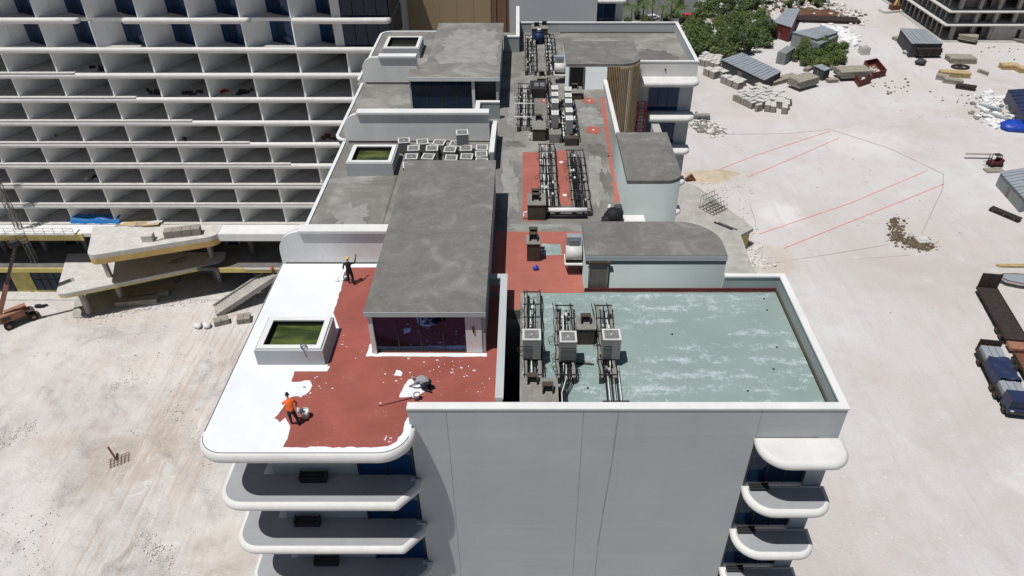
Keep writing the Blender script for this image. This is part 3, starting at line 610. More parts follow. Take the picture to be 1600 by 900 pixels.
part(B().box(-4.16, -2.47, 59.7, 59.99, R, 49.5), 'recess_wall', 'ac', P2)
def wallpath(px, z, w=0.28, zl=R):
    pts = [Vector(gp(u, v, z)) for u, v in px]; b = B(); c = B()
    for p, q in zip(pts, pts[1:]):
        d = (q-p).normalized(); nv = Vector((-d.y, d.x))*w/2; e = d*w/2
        pl = [p-e+nv, p-e-nv, q+e*0.99-nv, q+e*0.99+nv]; b.prism([tuple(t) for t in pl], zl, z-0.1); 
        nv *= 1.25; c.prism([tuple(t) for t in [p-e+nv, p-e-nv, q+e*0.98-nv, q+e*0.98+nv]], z-0.098, z)
    o = part(b, 'screen_wall', 'sage'); part(c, 'coping', 'white', o)
wallpath([(778, 158), (748, 158)], 48.5); wallpath([(747, 158), (744, 189)], 48.49); wallpath([(744, 190), (774, 190)], 48.5); wallpath([(773, 190), (768, 236)], 48.48)
wallpath([(789, 56), (809, 56)], 48.6); wallpath([(809, 56), (809, 10)], 48.59)
# --- skylights
for (x0, x1, y0, y1, g) in ((-13.1, -9.8, 26.5, 29.1, 'poolglass'), (-12.55, -9.28, 46.0, 48.92, 'poolglass'), (-13.7, -10.2, 69.7, 73.3, 'blackglass')):
    s = part(B().box(x0, x1, y0, y0+0.3, R+0.012, 47.98).box(x0, x1, y1-0.3, y1, R+0.012, 47.98).box(x0, x0+0.3, y0+0.3, y1-0.3, R+0.012, 47.98).box(x1-0.3, x1, y0+0.3, y1-0.3, R+0.012, 47.98), 'skylight', 'facade')
    part(B().box(x0+0.1, x1-0.1, y0+0.1, y0+0.36, 47.982, 48.06).box(x0+0.1, x1-0.1, y1-0.36, y1-0.1, 47.982, 48.06).box(x0+0.1, x0+0.36, y0+0.36, y1-0.36, 47.982, 48.06).box(x1-0.36, x1-0.1, y0+0.36, y1-0.36, 47.982, 48.06), 'frame', 'white', s)
    part(B().box(x0+0.32, x1-0.32, y0+0.32, y1-0.32, 47.62, 47.66), 'pane', g, s)
    part(B().box(x0+0.3, x1-0.3, y0+0.3, y0+0.318, 47.66, 47.98).box(x0+0.3, x1-0.3, y1-0.318, y1-0.3, 47.66, 47.98).box(x0+0.3, x0+0.318, y0+0.32, y1-0.32, 47.66, 47.98).box(x1-0.318, x1-0.3, y0+0.32, y1-0.32, 47.66, 47.98), 'gasket', 'dark_metal', s)
# --- stair blocks on the right
def tower(poly, zt, wallm, name='stair_tower'):
    t = part(B().prism(poly, 0.05, zt-0.24, True), name, wallm)
    part(B().prism(inset(poly, -0.03), zt-0.238, zt), 'roof_slab', ['screed'], t); return t
T1 = tower(rpoly([(3.21, 32.76), (10.86, 32.76), (10.86, 36.2, 2.3), (3.21, 36.2)], 12), 49.3, 'sage')
part(B().box(3.19, 10.88, 32.70, 32.728, 48.95, 49.27), 'fascia', 'facade', T1)
d = part(B().box(3.5, 4.42, 32.71, 32.755, R+0.1, 48.9), 'door', 'door', T1)
part(B().box(3.42, 3.5, 32.68, 32.75, R+0.02, 48.94).box(4.42, 4.5, 32.68, 32.75, R+0.02, 48.94), 'door_frame', 'tray', T1)
part(B().box(3.3, 4.62, 32.62, 32.69, 48.8, 48.9), 'door_head', 'ventdark', T1)
T2 = tower(rpoly([(6.26, 40.36), (9.78, 40.36, 1.1), (9.78, 47.35), (6.26, 47.35)], 10), 49.7, 'sage')
part(B().box(8.9, 9.45, 47.4, 48.8, R-6, 49.68), 'buttress', 'raw', T2)
part(B().box(6.1, 7.5, 38.6, 40.3, R-3, R+0.22), 'ledge', 'nose')
parapet(6.75, 6.98, 47.4, 61.85, R-0.6, 47.85, 'facade'); coping(6.7, 7.02, 47.42, 61.85, 47.852, 47.95)
P3 = rpoly([(3.46, 61.9), (9.95, 61.9, 1.7), (9.95, 67.9), (3.46, 67.9)], 12)
T3 = tower(P3, 49.3, 'facade'); part(B().box(3.8, 4.95, 61.86, 61.895, R, 49.0), 'door_opening', 'black', T3)
part(B().box(3.7, 3.8, 61.84, 61.89, R, 49.1).box(4.95, 5.05, 61.84, 61.89, R, 49.1).box(3.7, 5.05, 61.83, 61.88, 49.0, 49.12), 'door_frame', 'tray', T3)
# timber slats follow the rounded corner
loop = [p for p in inset(P3, -0.035)]
seg = [(7.02, 61.865)]+[p for p in loop if p[0] > 8.0 and p[1] < 63.7]+[(9.985, 65.9)]
acc = 0.0; sp = 0.155
pos_ = []
for a, b_ in zip(seg, seg[1:]):
    a, b_ = Vector(a), Vector(b_); L = (b_-a).length; d_ = (b_-a)/L
    while acc <= L: pos_.append((a+d_*acc, d_)); acc += sp
    acc -= L
part(B().box(7.01, 8.1, 61.875, 61.897, 20, 49.05), 'backing', 'ventdark', T3)
for c, d_ in pos_:
    n_ = Vector((d_.y, -d_.x)); e = d_*0.042; pl = [c-e-n_*0.02, c+e-n_*0.02, c+e+n_*0.07, c-e+n_*0.07]
    pl = [c-e+n_*0.07, c+e+n_*0.07, c+e-n_*0.03, c-e-n_*0.03]
    part(B().prism([tuple(t) for t in pl], 20, 49.1), 'slat', 'timber', T3)
# --- far block parapets, canopy, balconies
parapet(-1.0, 15.75, 77.5, 77.7, m='facade'); coping(-1.04, 15.79, 77.46, 77.74)
parapet(15.5, 15.75, 66.2, 77.5, m='facade'); coping(15.46, 15.79, 66.24, 77.46)
parapet(10.0, 15.75, 65.99, 66.2, R-0.7, m='nose'); coping(10.02, 15.79, 65.95, 66.24)
part(B().box(3.5, 15.49, 77.3, 77.49, R, R+0.06), 'base_strip', 'ventdark')
for k in range(6):
    zt = 46.75-3.4*k
    x0 = 10.3 if k in (0, 3, 4, 5) else 11.35
    bal = part(B().nose(rpoly([(x0, 64.3, 0.3), (15.85, 64.3, 0.9), (15.85, 65.97), (x0, 65.97)], 8), zt-0.55, zt, 0.26), 'canopy' if k == 0 else 'balcony', 'nose')
    wp = part(B().box(11.5, 14.3, 65.94, 65.98, zt-3.38, zt-0.56), 'window', 'glassblue')
    for x in (12.4, 13.3): part(B().box(x-0.03, x+0.03, 65.91, 65.94, zt-3.38, zt-0.56), 'mullion', 'dark_metal', wp)
# balconies down the right hand flank, lower storeys
part(B().tube((12.8, 65.93, 47.3), (12.8, 65.98, 47.3), 0.09), 'spout', 'dark_metal')
# ================================================================== LEFT HOTEL: saw-tooth loggias
L = thing('hotel_block', 'long white hotel block behind on the left with rows of open slanted loggias', 'building', (-60, 100, 0))
FY = 98.0; PIT = 6.62; ZB = [42.55, 38.7, 35.2, 31.75, 28.3, 24.95, 21.55, 18.15, 14.8, 11.3]   # slab heights, top to bottom
XE = -17.6
tops = [46.1]+ZB
fx = [-70.2+PIT*k for k in range(-5, 8)]
for i in range(len(tops)-1):
    zt, zb = tops[i], tops[i+1]; upper = i < 2
    dx, dy = (2.6, 2.3) if upper else (3.4, 7.2)
    dx2, dy2 = (6.35, 0.35) if upper else (6.9, 5.2)
    for k, x in enumerate(fx):
        last = k == len(fx)-1
        if last and upper: continue
        # slanted dividing wall: plaster front half and bare inner half
        a = Vector((x-.15, FY-.45)); c = Vector((x+dx, FY+dy)); m = a+(c-a)*0.5; nv = Vector((-(c-a).y, (c-a).x)).normalized()*0.14
        mm = m+(c-a).normalized()*0.02
        e = Vector((0.13, 0)); 
        b = B().prism([tuple(a-nv*1.0), tuple(m-nv), tuple(m+nv), tuple(a+nv)], zb+0.003, zt-0.45)
        b.build('dividing_wall', 'finwall', L)
        B().prism([tuple(mm-nv*0.8), tuple(c-nv*0.8), tuple(c+nv*0.8), tuple(mm+nv*0.8)], zb+0.003, zt-0.45).build('dividing_wall', 'finwall', L)
        # rear wall of the cell
        c2 = Vector((x+dx2, FY+dy2)); d = (c2-c).normalized(); n2 = Vector((-d.y, d.x))*0.06
        if upper:
            for t0, t1, mt in ((0.0, 0.30, 'glassblue'), (0.32, 0.62, 'glass'), (0.64, 0.98, 'glassblue')):
                p, q = c+(c2-c)*t0, c+(c2-c)*t1
                B().prism([tuple(p-n2), tuple(q-n2), tuple(q+n2), tuple(p+n2)], zb+0.004, zt-0.45).build('window_pane', mt, L)
        else:
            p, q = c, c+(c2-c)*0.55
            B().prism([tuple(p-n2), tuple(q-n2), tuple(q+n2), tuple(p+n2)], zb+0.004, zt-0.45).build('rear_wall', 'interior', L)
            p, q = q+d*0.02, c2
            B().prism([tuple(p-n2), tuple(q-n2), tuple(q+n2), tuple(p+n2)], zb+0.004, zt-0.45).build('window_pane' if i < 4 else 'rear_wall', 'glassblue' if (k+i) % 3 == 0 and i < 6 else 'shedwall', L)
# floor slabs with rounded white noses
for i, z in enumerate(tops):
    B().box(-106, XE-0.3, FY-0.1, FY+8.6, z-0.45, z-0.004).build('floor_slab', 'finwall', L); B().sheet(rect(-106, XE-0.3, FY-0.1, FY+8.6), z).build('floor', 'cellfloor', L)
    segs = [(-106, XE)] if i != 1 else [(-106, -58.2), (-52.6, -36.0), (-30.6, XE)]
    for s0, s1 in segs:
        pl = rpoly([(s0, FY-0.95, 0.25), (s1, FY-0.95, 0.7), (s1, FY-0.1), (s0, FY-0.1)])
        B().nose(pl, z-0.66, z+0.11, 0.32, 4).build('slab_nose', 'nose', L)
rg = random.Random(5)
for i, z in enumerate(ZB[2:]):          # flat upstand strips still being rendered
    x1 = -62+6.5*i+rg.uniform(-3, 3); B().box(-106, min(x1, -24), FY-0.9, FY-0.3, z+0.112, z+0.21).build('render_strip', 'block', L)
B().box(-106, XE, FY+8.6, FY+16, 0, 49.5).build('rear_mass', 'facade', L)
B().box(-106, XE-0.5, FY-0.1, FY+8.5, 49.2, 49.6).build('roof_slab', 'roof', L)
# glazed corner bay on the upper floors
for i in range(2):
    zt, zb = tops[i], tops[i+1]
    B().box(-25.4, -24.2, FY-0.1, FY+0.5, zb+0.07, zt-0.5).build('column', 'white', L)
    for j in range(4):
        x = -24.1+j*1.55; B().box(x, x+1.47, FY+0.02, FY+0.08, zb+0.07, zt-0.5).build('window_pane', 'glass', L)
    B().box(XE-0.25, XE-0.05, FY+0.1, FY+8.5, zb+0.01, zt-0.5).build('side_pane', 'glass', L)
for x in (-54.9, -33.3):
    B().box(x-0.45, x+0.45, FY+2.6, FY+3.1, 38.71, 46).build('column', 'white', L)
    B().bar((x-3.0, FY+0.1, 42.4), (x+0.4, FY+2.7, 42.4), 0.35, 0.4).build('beam', 'white', L)
    B().bar((x+2.6, FY-0.1, 42.4), (x+0.4, FY+2.7, 42.4), 0.35, 0.4).build('beam', 'white', L)
# podium storeys
B().box(-106, XE, 94.6, FY-0.8, 10.75, 11.36).build('terrace_slab', 'white', L)
B().box(-106, -67.6, 94.35, 94.59, 10.2, 11.33).build('fascia_board', 'yellow', L)
B().box(-48, XE, 94.4, 94.59, 10.1, 11.34).build('fascia_board', 'white', L)
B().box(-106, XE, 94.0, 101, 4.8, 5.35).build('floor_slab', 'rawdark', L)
B().box(-106, -71, 93.8, 93.99, 4.6, 5.4).build('fascia_board', 'yellow', L); B().box(-48, XE, 93.8, 93.99, 4.6, 5.4).build('fascia_board', 'yellow', L)
B().box(-44, -33, 93.7, 93.79, 5.2, 5.5).build('edge_strip', 'white', L)
B().box(-106, XE, 101, 105, 0, 10.7).build('podium_wall', 'interior', L)
B().box(-106, XE, 92.6, 101, 0.004, 0.16).build('plinth', 'block', L)
for k in range(13):
    x = -104+6.62*k
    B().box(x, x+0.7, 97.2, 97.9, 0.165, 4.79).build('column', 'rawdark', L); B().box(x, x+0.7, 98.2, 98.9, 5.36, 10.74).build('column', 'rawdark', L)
    if k % 2 == 0:
        B().box(x+2.0, x+4.2, 100.7, 100.95, 5.4, 9.2).build('opening_frame', 'raw', L)
        B().box(x+2.25, x+3.95, 100.6, 100.69, 5.4, 8.95).build('window_pane', 'glass', L)
# ground floor shop window by the boom lift
sw = B().box(-82, -71.5, 94.7, 94.95, 0.165, 4.6).build('wall', 'yellow', L)
B().box(-78.6, -73.8, 94.6, 94.69, 0.6, 3.9).build('window_pane', 'glass', sw)
for j in range(5): x = -78.6+1.2*j; B().box(x-0.05, x+0.05, 94.52, 94.6, 0.6, 3.9).build('mullion', 'dark_metal', sw)
B().box(-78.6, -73.8, 94.52, 94.6, 2.6, 2.7).build('transom', 'dark_metal', sw)
B().box(-40, -35.2, 96, 96.3, 0.165, 3.6).build('hoarding', 'rust', L)
# blue sheet hung in a lower loggia
x, z = gp(110, 343, 14.9)[0], 11.4
b = B(); n = 26
xa, xb = qp(109, 338, FY-0.4)[0], qp(185, 338, FY-0.4)[0]
for i in range(n): xx = xa+(xb-xa)*i/(n-1); yy = FY-0.85+0.05*math.sin(i*2.3)+0.06*math.sin(i*0.7); b.v += [(xx, yy, 11.45+0.05*math.sin(i*1.1)), (xx, yy+0.35, 12.25+0.2*math.sin(i*.45+1)), (xx, yy+1.2, 12.5)]
for i in range(n-1):
    for j in range(2): b.face([i*3+j, i*3+3+j, i*3+4+j, i*3+1+j], True)
tag(b.build('blue_sheet', 'bluelight', org=(xa, FY, 11.4)), 'crumpled bright blue plastic sheet along the lowest loggia of the left block', 'plastic sheet')
# ================================================================== ENTRANCE CANOPY: two stacked decks on columns
C = thing('entrance_canopy', 'two stacked raw concrete entrance decks with yellow edges in front of the left block', 'canopy', (-58, 91, 0))
hi = [gp(u, v, 11.0) for u, v in ((137, 404), (340, 372), (349, 353), (147, 357))]
hp = rpoly([(hi[0][0], hi[0][1], 1.2), (hi[1][0], hi[1][1], 1.6), (hi[2][0], hi[2][1], 0), (hi[3][0], hi[3][1], 0)])
B().prism(hp, 10.7, 11.42).build('upper_deck', 'block', C); B().prism(inset(hp, -0.05), 9.7, 10.698).build('edge_board', 'ochre', C)
lo = [gp(u, v, 5.3) for u, v in ((87, 464), (352, 410), (353, 395), (106, 398))]
lp = rpoly([(lo[0][0], lo[0][1], 1.4), (lo[1][0], lo[1][1], 1.6), (lo[2][0], lo[2][1], 0), (lo[3][0], lo[3][1], 0)])
B().prism(lp, 5.0, 5.5).build('lower_deck', 'block', C); B().prism(inset(lp, -0.05), 4.7, 4.998).build('edge_board', 'yellow', C)
fl = [gp(u, v, 0.1) for u, v in ((112, 499), (440, 440), (440, 425), (125, 435))]
B().prism(rpoly([(fl[0][0], fl[0][1], 1.2), fl[1], fl[2], fl[3]]), 0.01, 0.22).build('paved_base', 'raw', C)
for u, v in ((140, 490), (192, 470), (345, 440)):
    x, y = gp(u, v, 0.2); B().box(x-0.3, x+0.3, y-0.3, y+0.3, 0.222, 4.69).build('column', 'raw', C)
for u, v in ((172, 432), (332, 402)):
    x, y = gp(u, v, 5.5); B().box(x-0.3, x+0.3, y-0.3, y+0.3, 5.502, 9.69).build('column', 'raw', C)
def blockpile(name, label, cat, u, v, z, nx, ny, nz, s, rz, m='block', group=None):
    x, y = gp(u, v, z); t = thing(name, label, cat, (x, y, z), rz, group); ORG[t.name] = (0, 0, 0)
    for i in range(nx):
        for j in range(ny):
            b = B()
            for k in range(nz):
                ox, oy = random.uniform(-.02, .02), random.uniform(-.02, .02)
                b.box((i-nx/2)*s[0]+0.03+ox, (i-nx/2+1)*s[0]-0.03+ox, (j-ny/2)*s[1]+0.03+oy, (j-ny/2+1)*s[1]-0.03+oy, k*s[2], (k+1)*s[2]-0.02)
            b.build('block_stack', m, t)
    return t
blockpile('block_pile', 'row of four grey block stacks on the upper concrete entrance deck', 'blocks', 287, 367, 11.42, 4, 1, 3, (1.3, 1.4, 0.4), 0.22, 'blockside')
blockpile('block_pile', 'single pale cube of blocks on the middle of the upper entrance deck', 'blocks', 233, 375, 11.42, 1, 1, 3, (1.6, 1.3, 0.35), 0.1, 'block')
t = thing('timber_scraps', 'few loose grey boards lying on the upper entrance deck between the block piles', 'boards', (*gp(256, 373, 11.42), 11.42))
for i in range(4):
    x, y = gp(250+4*i, 374-i, 11.42); B().bar((x-.5, y-.6, 11.47), (x+.6, y+.6, 11.47+.02*i), 0.12, 0.08).build('board', 'lumber', t)
t = thing('timber_scraps', 'loose grey offcuts heaped on the dark lower entrance deck', 'boards', (*gp(278, 408, 5.5), 5.5))
for i in range(6):
    x, y = gp(272+2.5*i, 410-1.2*(i % 3), 5.5); B().bar((x-.7, y-.3+.3*(i % 2), 5.56+.05*i), (x+.7, y+.4*(i % 3), 5.56+.05*i), 0.3, 0.1).build('board', 'lumber', t)
for nm, lab, u, v, l, w_, h, mm in (('timber_stack', 'long low stack of grey planks under the lower entrance deck', 215, 474, 6.2, 1.3, 0.9, 'lumber'), ('timber_stack', 'second stack of planks farther under the lower entrance deck', 235, 462, 6.0, 1.4, 0.8, 'lumber')):
    x, y = gp(u, v, 0.2); t = thing(nm, lab, 'planks', (x, y, 0.23), 0.16); ORG[t.name] = (0, 0, 0)
    for k in range(4):
        for j in range(3): B().box(-l/2+.1*(k % 2), l/2-.1*(j % 2), -w_/2+j*w_/3+.02, -w_/2+(j+1)*w_/3-.02, k*h/4+.01, (k+1)*h/4-.02).build('plank', mm, t)
t = thing('board_heap', 'tan plywood sheets and boards tipped on the terrace edge beside the blue sheet', 'boards', (*gp(215, 350, 11.4), 11.37)); rg = random.Random(6)
for i in range(9):
    x, y = gp(195+6*i, 349+rg.uniform(-2, 4), 11.4); a = rg.uniform(-.7, .7); l = rg.uniform(1.0, 2.2); B().bar((x-l*math.cos(a), y-.6*math.sin(a), 11.4+.04*i), (x+l*math.cos(a), y+.6*math.sin(a), 11.44+.05*i), rg.uniform(.4, 1.1), .05).build('board', rg.choice(('lumber', 'lumber2', 'block')), t)
for i, (u, row, m, lab) in enumerate(((154, 1, 'lumber', 'small tan carton pile on the left in the third loggia row from the top'), (242, 2, 'shedwall', 'dark tool heap in the fourth loggia row, left of the red bundle'), (304, 2, 'rustdark', 'long dark cable and hose heap next to the red bundle in the loggias'), (344, 2, 'redpaint', 'red bundle near the loggia edge of the left block'), (388, 2, 'shedwall', 'dark heap in the loggia just right of the red bundle'), (78, 4, 'lumber', 'brown board pile in the sixth loggia row near the left edge'), (520, 4, 'rust', 'brown crates in the sixth loggia row by the central roof edge'), (152, 6, 'sheetwhite', 'white sack in a low loggia above the blue sheet'))):
    z = ZB[row+1]; x = qp(u, 100, FY+1.5)[0]; x = (u-U0)/FPX*((FY+1.5)*math.cos(PITCH)+(HC-z)*math.sin(PITCH)); t = thing('loggia_heap', lab, 'heap', (x, FY+1.4, z)); rg = random.Random(i+40)
    for k in range(7):
        p = Vector((x+rg.uniform(-1.2, 1.2), FY+1.4+rg.uniform(-.8, .8), z+.01)); w_ = rg.uniform(.15, .45); h = rg.uniform(.15, .5); B().box(p.x-w_, p.x+w_, p.y-w_*.7, p.y+w_*.7, z+.005, z+h).build('piece', m if k % 3 else 'rustdark', t)
# ================================================================== OTHER BUILDINGS
N = thing('scrim_building', 'tall facade wrapped in tan scrim and brown timber at the top behind the roof', 'building', (-10, 112, 0))
for i in range(6):
    x = -20.5+2.55*i; B().box(x, x+2.53, 112, 112.5, 0, 62).build('scrim_panel', 'beige', N)
for i in range(4):
    x = -5.1+0.72*i; B().box(x, x+0.68, 111.6+0.15*(i % 2), 112.5, 0, 62).build('timber_panel', 'brown', N)
B().box(-22, -2.3, 112.51, 124, 0, 62).build('body', 'facade', N)
W = thing('far_hotel_wing', 'plain grey white end wall with blue corner windows just past the far parapet', 'building', (4, 101, 0))
B().box(-2.2, 9.4, 100, 130, 0, 56).build('wall', 'facade', W); B().box(9.41, 13.0, 101.6, 130, 0, 56).build('wall', 'facade', W)
for k in range(5):
    z = 44.3-3.4*k+3.4
    B().nose(rpoly([(9.42, 99.6, 0.3), (13.3, 99.6, 0.7), (13.3, 101.58), (9.42, 101.58)]), z-0.5, z, 0.25).build('balcony', 'nose', W)
    for x0, x1, mt in ((9.45, 10.4, 'glassblue'), (10.45, 12.0, 'glass')): B().box(x0, x1, 101.5, 101.58, z-3.38, z-0.52).build('window_pane', mt, W)
Q_ = thing('unfinished_building', 'unfinished dark concrete frame building in the top right corner with pale slab edges', 'building', (146, 250, 0))
qx, qy = 123.5, 218.5
for k, z in enumerate((0.3, 5.1, 8.9, 12.7, 16.5, 20.3)):
    B().nose([(qx-1.2, qy-1.0), (qx+48, qy-1.0), (qx+48, qy+80), (qx-1.2, qy+80)], z-0.55, z, 0.15, 2).build('floor_slab', 'block' if k else 'raw', Q_)
for k, (z0, z1) in enumerate(((0.31, 4.54), (5.11, 8.34), (8.91, 12.14), (12.71, 15.94), (16.51, 19.74))):
    for i in range(9): B().box(qx+2+i*5.6, qx+3+i*5.6, qy+0.3, qy+1.3, z0, z1).build('column', 'raw', Q_)
    for i in range(11): B().box(qx+0.2, qx+0.55, qy+3+i*3.1, qy+3.4+i*3.1, z0, z1).build('column', 'raw', Q_)
    for i in range(6):
        x = qx+3.02+i*8.4; B().box(x, x+(4.2 if i % 2 else 7.0), qy+1.6, qy+1.9, z0, z1).build('infill_wall', 'rawdark' if i < 3 else 'raw', Q_)
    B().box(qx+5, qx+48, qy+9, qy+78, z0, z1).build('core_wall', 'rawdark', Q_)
B().box(qx+26, qx+48, qy-0.9, qy-0.6, 5.12, 6.6).build('hoarding', 'raw', Q_); B().box(qx+14, qx+48, qy+0.1, qy+0.28, 0.31, 4.5).build('infill_wall', 'raw', Q_)
B().box(qx+21.2, qx+22.3, qy+0.02, qy+0.09, 0.6, 3.4).build('door_opening', 'black', Q_)
# podium slab beside the hotel
PD = thing('podium_deck', 'pale concrete podium deck beside the right flank of the central hotel wing', 'deck', (25, 105, 0))
pp = [(7.2, 60), (30, 60), (36.6, 93.9), (36.2, 96.6), (36.6, 105.7), (39.3, 107.8), (37.3, 112.5), (32.4, 122.5), (29.5, 125), (7.2, 125)]
B().prism(pp, 3.4, 4.0).build('deck_slab', 'raw', PD); B().prism(inset(pp, 0.35), 0.02, 3.398).build('wall', 'yellow', PD)
# ================================================================== ROOF EQUIPMENT
def ac_unit(name, label, group, w=0.86, d=0.8, h=1.25, body='ac', top='ac_white', loc=(0, 0, 0), louvre=True, rz=0.0):
    t = thing(name, label, 'air conditioner', loc, rz, group); ORG[t.name] = (0, 0, 0)
    B().box(-w/2, w/2, -d/2, d/2, 0.06, h).build('cabinet', body, t)
    e = 0.10*w
    B().box(-w/2-.01, w/2+.01, -d/2-.01, -d/2+e, h+.001, h+.05).box(-w/2-.01, w/2+.01, d/2-e, d/2+.01, h+.001, h+.05).box(-w/2-.01, -w/2+e, -d/2+e, d/2-e, h+.001, h+.05).box(w/2-e, w/2+.01, -d/2+e, d/2-e, h+.001, h+.05).build('top_rim', top, t)
    B().box(-w/2+e, w/2-e, -d/2+e, d/2-e, h+.001, h+.012).build('fan_well', 'guard', t)
    g = B(); r = min(w, d)*0.40
    for k in range(1, 5):
        pts = [(r*k/4*math.cos(a*math.pi/8), r*k/4*math.sin(a*math.pi/8), h+0.04) for a in range(17)]
        for p, q in zip(pts, pts[1:]): g.bar(p, q, 0.012)
    for a in range(6): g.bar((0, 0, h+.04), (r*math.cos(a*math.pi/3), r*math.sin(a*math.pi/3), h+.04), 0.014)
    g.tube((0, 0, h+.02), (0, 0, h+.06), r*0.2, n=10); g.build('fan_guard', 'steel', t)
    if louvre:
        x0, x1 = (-w*.44, -w*.0) if louvre == 1 else (-w*.44, w*.44)
        lv = B().box(x0, x1, -d/2-.012, -d/2-.001, 0.16, h*0.72).build('louvre', 'black', t)
        sl = B()
        for k in range(9): z = 0.2+k*(h*0.72-0.2)/9; sl.box(x0, x1, -d/2-.03, -d/2-.013, z, z+0.03)
        sl.build('louvre_blades', 'guard', lv)
    for sx in (-1, 1): B().box(sx*w*.4-.05, sx*w*.4+.05, -d/2+.02, d/2-.02, 0, 0.059).build('foot', 'dark_metal', t)
    return t
zac = R+0.46
ac1 = ac_unit('condenser_unit', 'beige grey condenser on the leftmost pipe rack of the green roof', 'condensers on the green roof', loc=(0.27, 26.75, zac))
ac2 = ac_unit('condenser_unit', 'beige grey condenser with full-width black louvre on the middle rack of the green roof', 'condensers on the green roof', loc=(2.0, 26.6, zac), w=0.8, louvre=2)
ac3 = ac_unit('condenser_unit', 'beige grey condenser on the rightmost pipe rack of the green roof', 'condensers on the green roof', loc=(4.08, 26.75, zac))
def rack(label, x0, x1, y0, y1, z=R, h=0.42, pipes=4, slant=0.0, seed=1, rails=(True, True), feet=True, rail_w=0.17, white=0.35, cab=True):
    rg = random.Random(seed); t = thing('pipe_rack', label, 'pipe rack', ((x0+x1)/2, y0, z), 0, 'pipe racks on the roof')
    X = lambda x, y: x+slant*(y-y0)/(y1-y0)
    for on, x in zip(rails, (x0, x1)):
        if on:
            rl = B().bar((x, y0, z+h/2+.004), (X(x, y1), y1, z+h/2+.004), rail_w, h-.004).build('rail', 'tray', t); B().box(x-rail_w/2-.02, x+rail_w/2+.02, y0-.02, y0-.003, z+.006, z+h-.01).build('end_cap', 'ventdark', rl)
    n = max(2, int((y1-y0)/1.1))
    for i in range(n+1):
        y = y0+0.15+(y1-y0-.3)*i/n; x = X(x0, y); B().bar((x-.12, y, z+h+.03), (x+x1-x0+.12, y, z+h+.03), 0.05, 0.05).build('cross_bar', 'dark_metal', t)
        if feet and not any(rails) and i % 2 == 0:
            for q in (x, x+x1-x0): B().box(q-.05, q+.05, y-.05, y+.05, z+.006, z+h-.19).build('leg', 'dark_metal', t)
    for k in range(pipes):
        fx_ = x0+.12+(x1-x0-.24)*(k+.5)/pipes; r = rg.choice((.022, .03, .038)); ya = y0+rg.uniform(0, .4); yb = y1-rg.uniform(0, .8); zz = z+h-.09+rg.uniform(0, .06)
        pts = [(X(fx_, ya), ya, zz)]; y = ya
        while y < yb-1.0:
            y += rg.uniform(.9, 2.2); y = min(y, yb); pts.append((X(fx_, y)+rg.uniform(-.05, .05), y, zz+rg.uniform(-.02, .05)))
        B().path(pts, r).build('pipe', 'pipe_white' if rg.random() < white else 'black', t)
    for k in range(int((y1-y0)*2.2)):
        y = rg.uniform(y0+.3, y1-.3); x = X(rg.uniform(x0, x1), y)
        b = B().tube((x, y, z+h-.05), (x, y, z+h+rg.uniform(.05, .16)), .04); b.box(x-.06, x+.06, y-.1, y+.1, z+h-.02, z+h+.06)
        b.build('valve', rg.choice(('black', 'black', 'dark_metal', 'pipe_white', 'steel')), t)
    if cab:
        for sd in (x0, x1, x0-.16, x1+.02):
            pts = [(X(sd, y0)+.1+.03*math.sin(i*1.7), y0+(y1-y0)*i/14, z+h+.01+.05*abs(math.sin(i*2.1))) for i in range(15)]
            B().path(pts, .022, 5).build('cable', 'black', t)
            for i in range(3):
                cy = rg.uniform(y0+.5, y1-.5); cx = X(sd, cy)+rg.uniform(-.15, .15)
                B().path([(cx+.16*math.cos(a*.7), cy+.22*math.sin(a*.7), z+h*.6+.03*math.sin(a)) for a in range(9)], .014, 5).build('cable_loop', 'black', t)
    return t
rack('pipe rack carrying the leftmost condenser of the green roof', -0.03, 0.66, 25.2, 32.0, seed=1)
rack('pipe rack carrying the middle condenser of the green roof', 1.5, 2.25, 25.2, 30.8, seed=2, slant=.15)
rack('pipe rack carrying the rightmost condenser of the green roof', 3.55, 4.2, 25.2, 30.8, seed=3, slant=.25, pipes=3)
t = thing('pipe_bundle', 'bundle of straight black and white pipes from the right rack to the front parapet', 'pipes', (4.1, 23.0, R))
for k in range(6):
    x = 3.7+.13*k; B().tube((x+.05, 26.0, R+.38), (x, 22.99, R+.3), .026).build('pipe', ('black', 'pipe_white', 'black', 'steel', 'black', 'pipe_white')[k], t)
B().bar((3.5, 23.7, R+.36), (4.7, 23.7, R+.36), .05).bar((3.55, 23.7, R+.006), (3.55, 23.7, R+.34), .05).bar((4.65, 23.7, R+.006), (4.65, 23.7, R+.34), .05).build('support', 'dark_metal', t)
t = thing('pipe_bundle', 'tangle of bent black hoses below the middle condenser beside the big vent box', 'pipes', (2.0, 24, R))
for k in range(6):
    B().path([(1.75+.09*k, 26.1, R+.4), (1.7+.1*k, 25.2, R+.38), (1.55+.05*k, 24.3, R+.2+.05*k), (1.52+.07*k, 23.2, R+.12), (1.6+.05*k, 23.0, R+.1)], .03).build('pipe', 'pipe_white' if k == 2 else 'black', t)
t = thing('steel_stand', 'folded triangular grey steel stand on the green coating beside the middle condenser', 'stand', (2.7, 26.6, R))
B().bar((2.45, 27.0, R+.05), (3.3, 26.55, R+.05), .06).build('bar', 'steel', t); B().bar((2.45, 26.6, R+.05), (3.3, 26.5, R+.05), .06).build('bar', 'dark_metal', t); B().bar((2.45, 27.0, R+.06), (2.45, 26.6, R+.06), .05).build('bar', 'dark_metal', t)
